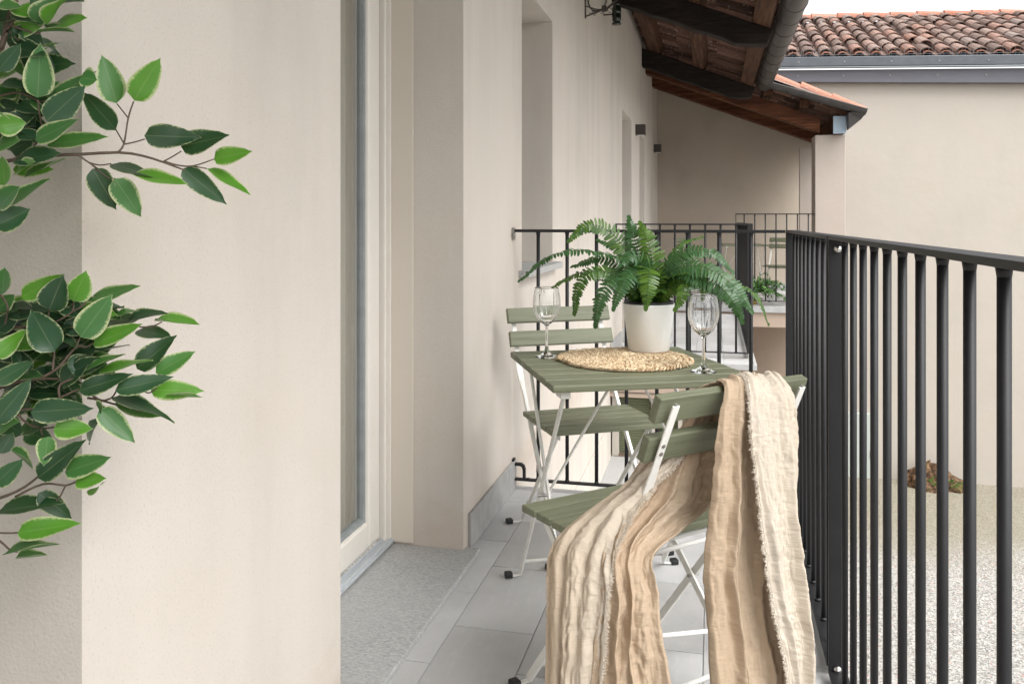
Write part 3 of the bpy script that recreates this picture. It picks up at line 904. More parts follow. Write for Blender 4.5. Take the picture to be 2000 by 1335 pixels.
near = railing('dark metal balcony railing panel in the right foreground with the yard behind it', (.288, -1.33), (.288, 2.150), .022, 1.063, .1355, .1195, rad=.0071, rail_t=.009, posts=(0, 1))
# bolt on the plate that faces the camera
def bolt(r, loc, d=(0, -1, 0), rad=.0095):
    b_ = MB(); c = V(loc); d = V(d).normalized()
    b_.tube([c, c + d * .003, c + d * .006, c + d * .0078], [rad, rad, rad * .75, rad * .35], 14)
    b_.tube([c + d * .0074, c + d * .0082], [rad * .35, rad * .35], 6)
    b_.build('bolt', M['steel'], r, smooth=True)
far = railing('dark metal balcony railing panel beyond the bolted joint, almost edge on', (.288, 2.178), (.288, 3.375), .022, 1.063, .112, .12, rad=.0071, rail_t=.009)
endr = railing('thin black railing across the near balcony end, behind the fern', (WX + .012, 3.385), (.266, 3.385), .040, 1.063, .096, .1190, rad=.0075, width=.024, rail_t=.012, posts=())
bolt(near, (.2875, 2.140, 1.032)); bolt(near, (.2875, 2.140, .035))
# wall fixings of the end railing
b_ = MB()
b_.box((WX + .006, 3.385, 1.045), (.010, .024, .05)); b_.tube([(WX + .010, 3.372, 1.040), (WX + .016, 3.366, 1.040)], [.010, .006], 10)
b_.build('wall_fixing', M['zinc'], endr, bevel=.001)
b_ = MB()
b_.pbar([(WX + .010, 3.385, .105), (WX + .036, 3.385, .105), (WX + .046, 3.385, .098), (WX + .050, 3.385, .085), (WX + .050, 3.385, .046), (WX + .07, 3.385, .046)], .020, .011, (0, 1, 0))
b_.box((WX + .006, 3.385, .105), (.009, .03, .045)); b_.build('wall_fixing', M['black'], endr, bevel=.001)
r2 = railing('thin black railing across the end of the second balcony, behind the first one', (WX + .02, 6.99), (.272, 6.99), .042, 1.073, .12, .1195, rad=.0085, width=.024, rail_t=.012, posts=())
b_ = MB(); b_.box((WX + .02, 6.99, 1.045), (.02, .022, .045)); b_.build('wall_fixing', M['black'], r2)
railing('dark railing along the outer side of the second balcony, seen as a dense dark strip', (.285, 6.995), (.285, 10.26), .042, 1.073, .06, .12, rad=.0085)
railing('thin dark railing in front of the shaded loggia, topmost of the railings', (.255, 10.37), (1.148, 10.37), .152, 1.178, .10, .1195, rad=.0075, width=.028, rail_t=.012, posts=(0,))

# ---- utility panel and stump in the yard
up = thing('utility_cabinet', 'pale green flat cabinet door on the foot of the cream wall', 'cabinet', (2.05, 13.06, GZ))
b_ = MB(); b_.bx(-.17, .17, -.03, .03, .0, .93); b_.build('cabinet_door', M['cabinet'], up, bevel=.006)
b_ = MB(); b_.bx(.135, .16, -.038, -.031, .30, .40); b_.build('latch', M['zinc'], up, bevel=.002)
st = thing('tree_stump', 'old mossy tree stump at the foot of the cream wall', 'tree stump', (3.02, 12.86, GZ))
b_ = MB(); n = 36; m = 14; vs = []; sr = random.Random(5)
for j in range(m + 1):
    t_ = j / m
    for k in range(n):
        a_ = 2 * math.pi * k / n
        rad = (.36 * (1 - t_) ** .8 + .10 * (t_ < .96)) * (1 + .35 * noise.noise(V((math.cos(a_) * 2.2, math.sin(a_) * 2.2, t_ * 2.5)))) + .03 * noise.noise(V((math.cos(a_) * 9, math.sin(a_) * 9, t_ * 9)))
        vs.append((rad * math.cos(a_) * 1.0 - .08 * t_, rad * math.sin(a_) * .6, .34 * t_ * (1 + .3 * noise.noise(V((math.cos(a_) * 2, math.sin(a_) * 2, 5)))) - .02))
vs.append((-.08, 0, .30))
fs = [(j * n + k, j * n + (k + 1) % n, (j + 1) * n + (k + 1) % n, (j + 1) * n + k) for j in range(m) for k in range(n)] + [(m * n + k, m * n + (k + 1) % n, (m + 1) * n) for k in range(n)]
b_.add(vs, fs); b_.build('trunk', M['bark'], st)
b_ = MB()
for k in range(34):
    c = V((sr.uniform(-.32, .34), -.24 + sr.uniform(-.03, .04), sr.uniform(.02, .16))); dr = V((sr.uniform(-1, 1), -.5, sr.uniform(-.2, 1))).normalized(); s_ = dr.cross(V((0, 1, .3))).normalized(); L = sr.uniform(.05, .12)
    b_.add([c, c + dr * L * .5 + s_ * .014, c + dr * L, c + dr * L * .5 - s_ * .014], [(0, 1, 2, 3)], float(sr.randint(0, 9)) + .3)
b_.build('sprout', M['bamboo'], st, att='edge')

# ================================================================== FURNITURE
CW, CDp, CB, CU, CZS, CT, CZT, CFY, CRY = .198, .155, .203, .174, .431, -.349, .766, .156, -.264
def make_chair(label, group, simple=False):
    """folding slatted chair; local x across, +y is the sitting direction, origin on the floor"""
    t = thing('folding_chair', label, 'chair', (0, 0, 0), group=group)
    # seat slats
    s = MB(); n = 5; pit = 2 * CDp / n
    for k in range(n):
        yc = -CDp + pit * (k + .5)
        s.box((0, yc, CZS - .0085), (2 * CW, pit - .0085, .017))
    s.build('seat', M['green'], t, bevel=.003)
    # backrest slats lean with the uprights
    lean = V((0, -.09, .221)).normalized(); nn = V((0, .221, .09)).normalized()
    ptop = V((0, CT, CZT)) + nn * .013
    for k, (d0, d1) in enumerate(((0, .055), (.088, .143))):
        c = ptop - lean * (d0 + d1) / 2
        b_ = MB(); rot = Matrix((V((1, 0, 0)), nn, lean)).transposed()
        b_.box(c, (2 * CB, .020, d1 - d0), rot); b_.build('backrest_slat', M['green'], t, bevel=.0025)
    for sx in (-1, 1):
        x = sx * CU
        top = V((x, CT - .006, CZT - .012)); bend = V((x, -.262, .548))
        # long leg: wide flat against the slats, twisting to edge-on below
        lg = MB()
        p0, p1, p2 = top, bend, V((x, CFY, .012))
        lg.pbar([p0, p0.lerp(p1, .62), p0.lerp(p1, .9), p1.lerp(p2, .04), p1.lerp(p2, .12), p2], [.017, .017, .022, .020, .012, .010], [.004, .004, .005, .009, .017, .018], (1, 0, 0))
        lg.pbar([p2 + V((0, 0, -.003)), p2 + V((sx * .016, .004, -.0065)), p2 + V((sx * .03, .006, -.0065))], .014, .004, (0, 1, 0))
        lo = lg.build('leg', M['white'], t, bevel=.001)
        f = MB(); f.box((x + sx * .036, CFY + .006, .0085), (.024, .026, .017)); f.build('foot_cap', M['plastic'], lo, bevel=.004)
        xi = x - sx * .012
        sg = MB(); q0 = V((xi, CDp - .045, CZS - .022)); q1 = V((xi, CRY, .012))
        sg.bar(q0, q1, .018, .006, (0, 1, 0))
        sg.box((xi, CDp - .055, CZS - .027), (.003, .062, .020))
        sg.pbar([q1 + V((0, 0, -.003)), q1 + V((sx * .024, -.002, -.0065)), q1 + V((sx * .044, -.004, -.0065))], .014, .004, (0, 1, 0))
        so_ = sg.build('leg', M['white'], t, bevel=.001)
        f = MB(); f.box((xi + sx * .050, CRY - .004, .0085), (.024, .026, .017)); f.build('foot_cap', M['plastic'], so_, bevel=.004)
        # pivot and slat screws
        b_ = MB(); b_.tube([(x + sx * .008, -.035, .252), (x + sx * .013, -.035, .252)], [.005, .0035], 8)
        b_.tube([(xi - sx * .008, -.035, .252), (x, -.035, .252)], .004, 8); b_.build('pivot_bolt', M['zinc'], t)
        for dd in (.012, .030, .102, .120):
            c = V((x, CT - .0085, CZT)) - lean * dd
            b_ = MB(); b_.tube([c, c - nn * .0025, c - nn * .0032], [.0048, .0042, .0012], 10); b_.build('screw', M['zinc'], t, smooth=False)
    # cross rods
    def seg(P, Q, z): k = (z - Q[1]) / (P[1] - Q[1]); return Q[0] + (P[0] - Q[0]) * k
    for (yy, zz) in ((seg((-.262, .548), (CFY, .012), .40), .385), (-.12, .395), (seg((CDp - .045, .409), (CRY, .012), .10), .10), (seg((-.262, .548), (CFY, .012), .06), .06)):
        b_ = MB(); b_.tube([(-CU, yy, zz), (CU, yy, zz)], .0055, 10); b_.build('cross_rod', M['white'], t, smooth=True)
    return t
GC = 'green slatted folding chairs with white metal legs'
chair = make_chair('green slatted folding chair in the foreground with a sand coloured throw over its back', GC)
chair.location = (-.193, 1.987, 0); chair.rotation_euler = (0, 0, .780)
c2 = copy_tree(chair, None, (-.403, 2.879, 0), 3.670)
c2['label'] = 'green slatted folding chair beyond the near table, its back against the end railing'
LZ = .099
c3 = copy_tree(chair, None, (-.10, 11.05, LZ), R_(-115)); c3['label'] = 'far folding chair in the shaded loggia, left of the far table'
c4 = copy_tree(chair, None, (.83, 11.25, LZ), R_(165)); c4['label'] = 'far folding chair in the shaded loggia, right end of the far table'

def make_table(label, group):
    t = thing('folding_table', label, 'table', (0, 0, 0), group=group)
    w_, d_ = .270, .279
    s = MB(); n = 7; pit = 2 * d_ / n
    for k in range(n):
        yc = -d_ + pit * (k + .5)
        s.box((0, yc, .70 - .009), (2 * w_, pit - .0095, .018))
    s.build('tabletop', M['green'], t, bevel=.003)
    for sx in (-1, 1):
        x = sx * .232
        a_ = MB(); p = V((x, -.235, .668)); q = V((x, .305, .012))
        a_.bar(p, q, .018, .006, (0, 1, 0)); a_.box((x, -.225, .672), (.026, .05, .020))
        a_.pbar([q + V((0, 0, -.003)), q + V((sx * .016, 0, -.0065)), q + V((sx * .032, 0, -.0065))], .014, .004, (0, 1, 0))
        ao = a_.build('leg', M['white'], t, bevel=.001)
        f = MB(); f.box((x + sx * .038, .305, .0085), (.024, .026, .017)); f.build('foot_cap', M['plastic'], ao, bevel=.004)
        x2 = x - sx * .012
        a_ = MB(); p = V((x2, .235, .68)); q = V((x2, -.285, .012)); a_.bar(p, q, .018, .006, (0, 1, 0))
        a_.pbar([q + V((0, 0, -.003)), q + V((sx * .024, 0, -.0065)), q + V((sx * .044, 0, -.0065))], .014, .004, (0, 1, 0))
        ao = a_.build('leg', M['white'], t, bevel=.001)
        f = MB(); f.box((x2 + sx * .05, -.285, .0085), (.024, .026, .017)); f.build('foot_cap', M['plastic'], ao, bevel=.004)
        b_ = MB(); b_.bar((x2 - sx * .008, .02, .345), (sx * .035, -.03, .668), .013, .004, (0, 1, 0)); b_.build('stay', M['white'], t, bevel=.0008)
        b_ = MB(); b_.tube([(x2 - sx * .012, .016, .342), (x + sx * .010, .016, .342)], .0045, 8); b_.build('pivot_bolt', M['zinc'], t)
    for yy, zz in ((.27, .06), (-.25, .06)):
        b_ = MB(); b_.tube([(-.225, yy, zz), (.225, yy, zz)], .0055, 10); b_.build('cross_rod', M['white'], t, smooth=True)
    for yy in (-.19, .19):
        b_ = MB(); b_.bx(-.255, .255, yy - .01, yy + .01, .676, .6815); b_.build('batten', M['white'], t)
    return t
table = make_table('green slatted folding table in front with fern, glasses and woven mat on it', 'green slatted folding tables')
table.location = (-.243, 2.381, 0); table.rotation_euler = (0, 0, .423)
t2 = copy_tree(table, None, (.36, 11.12, LZ), R_(8)); t2['label'] = 'far green folding table in the shaded loggia between two chairs'

# ---- placemat: a spiral of plaited strands
mat = thing('placemat', 'round woven straw placemat under the white fern pot', 'placemat', (-.243, 2.425, .701))
mb = MB(); pr = random.Random(2)
b_ = MB(); b_.lathe([(0, .001), (.180, .001), (.180, .005), (0, .005)], 48); b_.build('mat_core', M['straw'], mat)
r0 = .012; ang = 0
while r0 < .186:
    st_ = .0115 / max(r0, .014)
    for side in (-1, 1):
        a0 = ang + pr.uniform(-.1, .1) * st_; dr = side * .0050; L = .024
        ca, sa = math.cos(a0), math.sin(a0)
        c = V((ca * (r0 + dr), sa * (r0 + dr), .0065 + pr.uniform(-.001, .0018)))
        tg = V((-sa, ca, 0)); rd = V((ca, sa, 0))
        dv = (tg + rd * side * -.75 + V((0, 0, pr.uniform(-.15, .15)))).normalized()
        pts = [c - dv * L * .55 + V((0, 0, -.003)), c + V((0, 0, .0018)), c + dv * L * .55 + V((0, 0, -.003))]
        mb.tube(pts, [.0028, pr.uniform(.0029, .0037), .0022], 5)
    r0 += .0165 * st_ / (2 * math.pi); ang += st_
mb.build('plait', M['straw'], mat, smooth=True)

# ---- wine glasses
def wineglass(loc, label, rz):
    g_ = thing('wine_glass', label, 'glass', loc, rz, group='ribbed clear wine glasses')
    out = [(.0, 0), (.0335, 0), (.0345, .0012), (.033, .0025), (.020, .006), (.009, .014), (.0050, .028), (.0038, .050), (.0040, .080), (.0050, .090), (.010, .096), (.020, .104), (.031, .118), (.0380, .136), (.0405, .152), (.0395, .172), (.0365, .192), (.0345, .203)]
    inn = [(.0338, .2035), (.0357, .192), (.0386, .172), (.0395, .152), (.0370, .137), (.0300, .1195), (.0190, .1065), (.009, .1005), (0, .0995)]
    # smooth the outer profile
    def cr(P, k):
        o_ = []
        for i in range(len(P) - 1):
            a0 = P[max(i - 1, 0)]; a1 = P[i]; a2 = P[i + 1]; a3 = P[min(i + 2, len(P) - 1)]
            for j in range(k):
                t_ = j / k
                o_.append(tuple(.5 * ((2 * a1[q]) + (-a0[q] + a2[q]) * t_ + (2 * a0[q] - 5 * a1[q] + 4 * a2[q] - a3[q]) * t_ ** 2 + (-a0[q] + 3 * a1[q] - 3 * a2[q] + a3[q]) * t_ ** 3) for q in (0, 1)))
        return o_ + [P[-1]]
    o1 = cr(out[4:], 3); i1 = cr(inn, 3)
    fl_ = lambda a, z: 1 + (.0 if z < .1 else .014 * min(1, (z - .1) / .02) * min(1, max(0, (.196 - z) / .01))) * math.cos(22 * a)
    b_ = MB(); b_.lathe([(max(r, 0), z) for r, z in out[:4] + o1 + i1], 132, flute=fl_)
    b_.build('bowl_and_stem', M['glass'], g_, smooth=True)
    return g_
wineglass((-.474, 2.443, .7005), 'ribbed wine glass left of the fern, at the wall side of the near table', 0)
wineglass((-.025, 2.299, .7005), 'ribbed wine glass right of the fern, in front of the railing', .1)

# ---- leaves
def leaf_strip(mb, base_p, dirv, nor, L, W, tone, curl=.15, fold=.18, shape=None, nseg=7, tip=1.0, twist=0.0):
    """blade of 5 columns; att = tone integer + edge fraction"""
    dirv = dirv.normalized(); nor = (nor - dirv * nor.dot(dirv)).normalized(); s_ = dirv.cross(nor)
    vs = []; at_ = []; cols = (-1, -.72, 0, .72, 1)
    for i in range(nseg + 1):
        t_ = i / nseg
        if shape: wd = shape(t_)
        else:
            wd = (math.sin(math.pi * min(1, t_ ** .66)) ** .72) * (1 - .15 * t_) * 1.0 if t_ < .999 else 0
            if t_ > .84: wd *= max(.25, 1 - (t_ - .84) * 5.0)
        c = base_p + dirv * (t_ * L) - nor * (curl * L * t_ * t_)
        nn_ = (nor + dirv * (2 * curl * t_)).normalized()
        sd_ = s_
        if twist:
            an = twist * t_; sd_ = s_ * math.cos(an) + nn_ * math.sin(an); nn_ = nn_ * math.cos(an) - s_ * math.sin(an)
        for k in cols:
            wav = .03 * L * math.sin(t_ * 9 + k) * abs(k) * .5
            vs.append(c + sd_ * (k * W / 2 * wd) + nn_ * (abs(k) * fold * W / 2 * wd + wav))
            e = abs(k)
            e = max(e, .96 if t_ > .97 else 0)
            at_.append(int(tone) + min(e, .98) * .99 + .003)
    fs = []
    for i in range(nseg):
        for k in range(4): fs.append((i * 5 + k, i * 5 + k + 1, (i + 1) * 5 + k + 1, (i + 1) * 5 + k))
    mb.add(vs, fs, at_)

# ---- potted fern on the table
FP = V((-.188, 2.572, .712))
fern = thing('potted_fern', 'bushy green fern in a tapered white pot on the woven mat', 'potted plant', FP)
b_ = MB(); b_.lathe([(0, 0), (.058, 0), (.0605, .002), (.0765, .136), (.0772, .139), (.0762, .1405), (.0745, .140), (.0738, .134), (.066, .05), (0, .05)], 64); b_.build('pot', M['pot'], fern, smooth=True)
b_ = MB(); b_.lathe([(.0715, .128), (.0732, .1405), (.0738, .1465), (.0728, .148), (.0700, .147), (.0690, .138), (.067, .116)], 64); po = b_.build('inner_pot', M['plastic'], fern, smooth=True)
b_ = MB(); b_.lathe([(.068, .118), (.04, .124), (0, .127)], 32); b_.build('soil', M['soil'], fern)
def bez(P, n):
    out = []
    m = len(P) - 1
    for i in range(m):
        a0 = P[max(i - 1, 0)]; a1 = P[i]; a2 = P[i + 1]; a3 = P[min(i + 2, m)]
        k_ = n // m + 1
        for j in range(k_):
            t_ = j / k_
            out.append((a1 * 2 + (a2 - a0) * t_ + (a0 * 2 - a1 * 5 + a2 * 4 - a3) * t_ ** 2 + (a1 * 3 - a0 - a2 * 3 + a3) * t_ ** 3) * .5)
    return out + [P[-1]]
fmb = MB(); smb = MB(); fr_ = random.Random(21)
def pinna_shape(t_): return (.80 + .35 * math.sin(math.pi * t_ ** .7)) * (1 if t_ < .75 else .86) if t_ < .99 else .30
def frond(pts, tone, wmax, face=None, spacing=.0104):
    c = bez([V(p) for p in pts], 46)
    smb.tube(c[::2] + [c[-1]], [.0018 * (1 - .7 * k / (len(c[::2]))) for k in range(len(c[::2]) + 1)], 5)
    # arc length walk
    L = [0]
    for i in range(1, len(c)): L.append(L[-1] + (c[i] - c[i - 1]).length)
    tot = L[-1]; s_ = .12 * tot; i = 0; flip = 0
    face = V(face) if face else V((0, -.35, 1))
    while s_ < tot:
        while i < len(L) - 2 and L[i + 1] < s_: i += 1
        k = (s_ - L[i]) / max(1e-6, L[i + 1] - L[i]); p = c[i].lerp(c[i + 1], k); a = (c[i + 1] - c[i]).normalized()
        nn_ = (face - a * face.dot(a)).normalized(); sd_ = a.cross(nn_)
        u = s_ / tot
        wl = wmax * (.45 + .55 * min(1, (u - .05) / .3)) * (1 - max(0, (u - .45) / .55) ** 1.7 * .78)
        for q in (-1, 1):
            d = (sd_ * q + a * fr_.uniform(.18, .38) + nn_ * fr_.uniform(-.25, .12)).normalized()
            leaf_strip(fmb, p, d, (nn_ + V((fr_.uniform(-.2, .2), fr_.uniform(-.2, .2), fr_.uniform(-.1, .1)))), wl * fr_.uniform(.85, 1.08), spacing * .74, max(0, tone + fr_.choice((-1, 0, 0, 1))), curl=fr_.uniform(.05, .28), fold=.12, shape=pinna_shape, nseg=5)
        s_ += spacing * (1 if u < .75 else .8)
    leaf_strip(fmb, c[-1] - (c[-1] - c[-2]), (c[-1] - c[-3]), face, wmax * .45, spacing * 1.1, tone, curl=.1, shape=pinna_shape)
B0 = (1268, 588)
def fp(lst): return [at(*q) for q in lst]
D0 = 2.53
fronds = [
 ([(1262, 592, D0), (1225, 515, 2.50), (1150, 490, 2.46), (1075, 500, 2.44), (1015, 548, 2.43)], 1, .030, None),
 ([(1258, 590, D0), (1228, 500, 2.56), (1190, 452, 2.56), (1150, 440, 2.55), (1114, 468, 2.54)], 5, .038, (.2, -.9, .5)),
 ([(1266, 590, D0), (1255, 520, 2.54), (1240, 470, 2.55), (1229, 428, 2.58)], 1, .040, (.1, -1, .3)),
 ([(1272, 590, D0), (1275, 530, 2.51), (1268, 480, 2.51), (1252, 440, 2.54)], 6, .044, (0, -1, .35)),
 ([(1278, 590, D0), (1300, 530, 2.57), (1330, 478, 2.60), (1372, 463, 2.62)], 5, .018, (0, -.6, 1)),
 ([(1275, 590, D0), (1300, 525, 2.50), (1345, 490, 2.48), (1395, 495, 2.46), (1430, 530, 2.45)], 1, .030, (.1, -.7, .8)),
 ([(1275, 592, D0), (1310, 530, 2.46), (1370, 520, 2.40), (1430, 555, 2.36), (1466, 605, 2.34)], 2, .042, (-.1, -.6, .8)),
 ([(1280, 592, D0), (1330, 545, 2.44), (1385, 545, 2.38), (1430, 585, 2.34), (1448, 624, 2.33)], 1, .040, (-.2, -.7, .7)),
 ([(1280, 592, D0), (1350, 545, 2.50), (1430, 552, 2.46), (1478, 578, 2.43), (1501, 634, 2.42)], 5, .020, (.3, -.3, .9)),
 ([(1260, 594, D0), (1220, 545, 2.46), (1160, 530, 2.43), (1130, 560, 2.42), (1122, 610, 2.43)], 5, .034, (-.2, -.7, .6)),
 ([(1262, 594, D0), (1245, 545, 2.44), (1200, 545, 2.38), (1172, 585, 2.36), (1163, 632, 2.36)], 1, .040, (-.2, -.8, .5)),
 ([(1264, 594, D0), (1252, 535, 2.43), (1228, 540, 2.37), (1210, 570, 2.35), (1200, 598, 2.35)], 2, .040, (-.1, -.9, .4)),
 ([(1258, 594, D0), (1215, 540, 2.50), (1150, 530, 2.49), (1105, 545, 2.50), (1082, 560, 2.50)], 6, .030, (-.1, -.4, .9)),
 ([(1268, 596, D0), (1275, 545, 2.44), (1268, 525, 2.38), (1266, 560, 2.34), (1262, 596, 2.34)], 6, .044, (0, -1, .25)),
 ([(1274, 596, D0), (1310, 560, 2.45), (1335, 555, 2.41), (1332, 580, 2.40), (1320, 602, 2.40)], 6, .030, (0, -.9, .4)),
 ([(1274, 596, D0), (1320, 555, 2.50), (1360, 545, 2.46), (1374, 558, 2.45), (1372, 582, 2.45)], 6, .026, (0, -.8, .5)),
 ([(1266, 594, D0), (1250, 530, 2.58), (1215, 490, 2.62), (1170, 470, 2.66)], 2, .034, (.1, -.6, .8)),
 ([(1270, 594, D0), (1295, 530, 2.60), (1320, 510, 2.66), (1350, 510, 2.72)], 5, .032, (0, -.5, .9)),
 ([(1262, 594, D0), (1235, 540, 2.50), (1180, 505, 2.50), (1120, 520, 2.52)], 3, .032, (0, -.6, .8)),
 ([(1270, 594, D0), (1255, 520, 2.47), (1232, 500, 2.42), (1215, 515, 2.40)], 1, .040, (-.1, -.9, .5)),
 ([(1272, 594, D0), (1305, 540, 2.47), (1335, 530, 2.42), (1380, 560, 2.38), (1402, 578, 2.37)], 2, .034, (0, -.7, .7)),
 ([(1274, 594, D0), (1300, 540, 2.52), (1330, 500, 2.54), (1375, 500, 2.56)], 3, .030, (0, -.6, .8)),
]
for P_, tn_2, wm, fc in fronds: frond(fp(P_), tn_2, wm, fc)
for k in range(30):
    a_ = k * 2.4 + .3; rr_ = fr_.uniform(.05, .19)
    b0 = FP + V((.02 * math.cos(a_), .02 * math.sin(a_), .125)); tp = FP + V((rr_ * math.cos(a_), rr_ * math.sin(a_), .125 + fr_.uniform(.05, .13)))
    frond([b0, b0.lerp(tp, .5) + V((0, 0, .04)), tp], fr_.choice((1, 3, 5, 6)), .034, None)
off = FP
for m_ in (fmb, smb): m_.v = [p - off for p in m_.v]
fmb.build('fronds', M['fern'], fern, smooth=True, att='edge')
m, t, b = painted('fern stalk', (.05, .10, .03), .6, .3); M['stalk'] = m
smb.build('stalks', M['stalk'], fern, smooth=True)

# ---- ficus in the left foreground
fic = thing('artificial_ficus', 'tall variegated ficus with brown twigs at the left wall corner', 'plant', (-.80, .74, 0))
FO = V((-.80, .74, 0))
lm = MB(); tw_ = MB(); lr = random.Random(8)
def s1(x, y): return x / 1.9077, y / 1.9077
def s2(x, y): return x / 2.023, 480 + y / 2.023
TON = {'d': 0, 'g': 1, 'm': 4, 'b': 8}
def pleaf(b, tip, wpx, tone, conv, d0, dd=0.0, nor=None):
    bx_, by_ = conv(*b); tx, ty = conv(*tip); w_ = wpx / (1.9077 if conv is s1 else 2.023)
    p = at(bx_, by_, d0); q = at(tx, ty, d0 + dd)
    dv = q - p; L = dv.length
    toward = (EYE - p).normalized()
    n_ = toward + V((lr.uniform(-.25, .25), lr.uniform(-.15, .15), lr.uniform(-.05, .45)))
    W = w_ / FPX * d0 * 1.12
    full = .035
    if W < full * .62: # seen edge on: tip the blade
        ang = math.acos(max(.15, min(1, W / full)))
        s_ = dv.normalized().cross(toward); n_ = toward * math.cos(ang) + s_ * math.sin(ang) * lr.choice((-1, 1)); W = full
        n_ = toward * math.cos(ang) - dv.normalized().cross(toward).normalized() * math.sin(ang)
    leaf_strip(lm, p, dv, n_, L * 1.0, W, TON[tone] + lr.choice((0, 0, 1)), curl=lr.uniform(-.04, .12), fold=lr.uniform(.05, .45), nseg=12, twist=lr.uniform(-.7, .7))
U = [((140, 365), (150, 160), 100, 'm', 1.00), ((435, 385), (378, 203), 95, 'm', 1.04), ((500, 375), (594, 213), 95, 'b', 1.04), ((432, 485), (305, 340), 78, 'd', 1.03),
 ((538, 505), (750, 512), 88, 'd', 1.05), ((675, 545), (855, 503), 92, 'd', 1.07), ((797, 592), (940, 563), 68, 'b', 1.08), ((680, 628), (848, 764), 74, 'd', 1.07),
 ((770, 628), (934, 727), 34, 'b', 1.08), ((345, 628), (437, 782), 88, 'd', 1.03), ((427, 665), (527, 810), 90, 'm', 1.035), ((412, 612), (602, 657), 48, 'd', 1.05),
 ((492, 650), (699, 690), 36, 'b', 1.04), ((195, 368), (362, 262), 66, 'm', 1.02), ((172, 452), (320, 318), 100, 'd', 1.0), ((132, 522), (292, 443), 74, 'm', .99),
 ((175, 542), (402, 505), 42, 'm', 1.02), ((55, 600), (228, 568), 50, 'd', 1.0), ((90, 662), (252, 588), 34, 'm', 1.0), ((5, 772), (192, 664), 48, 'm', .98), ((-20, 842), (114, 778), 98, 'd', .98),
 ((-10, 472), (97, 455), 86, 'b', .97), ((-10, 545), (72, 520), 60, 'm', .98), ((20, 690), (0, 580), 60, 'b', .98), ((0, 770), (62, 690), 60, 'm', .97),
 ((120, 82), (218, -10), 78, 'm', 1.0), ((170, 92), (243, -12), 58, 'b', .99), ((150, 120), (274, 108), 40, 'm', 1.0), ((190, 100), (318, 54), 20, 'b', 1.01), ((200, 262), (208, 180), 62, 'd', 1.03),
 ((-5, 262), (76, 163), 66, 'd', .98), ((90, 262), (72, 190), 66, 'd', 1.02), ((88, 200), (228, 153), 36, 'b', 1.01), ((-10, 22), (82, 30), 36, 'm', .98), ((235, 12), (312, 0), 34, 'd', 1.0), ((0, 320), (110, 318), 26, 'd', 1.0),
 ((60, 420), (132, 470), 90, 'd', 1.02), ((-10, 400), (100, 410), 70, 'd', 1.02), ((60, 30), (120, 60), 60, 'b', 1.0), ((120, 380), (220, 300), 60, 'm', 1.03), ((300, 290), (362, 300), 60, 'm', 1.02), ((110, 380), (190, 395), 46, 'm', 1.01),
 ((60, 640), (130, 600), 40, 'b', .99), ((40, 560), (120, 520), 80, 'g', 1.02), ((0, 360), (60, 330), 60, 'm', 1.01), ((30, 130), (90, 190), 60, 'd', 1.02), ((0, 90), (60, 130), 70, 'g', 1.03)]
for b, tp, w_, tn_2, d in U: pleaf(b, tp, w_, tn_2, s1, d, lr.uniform(-.01, .015))
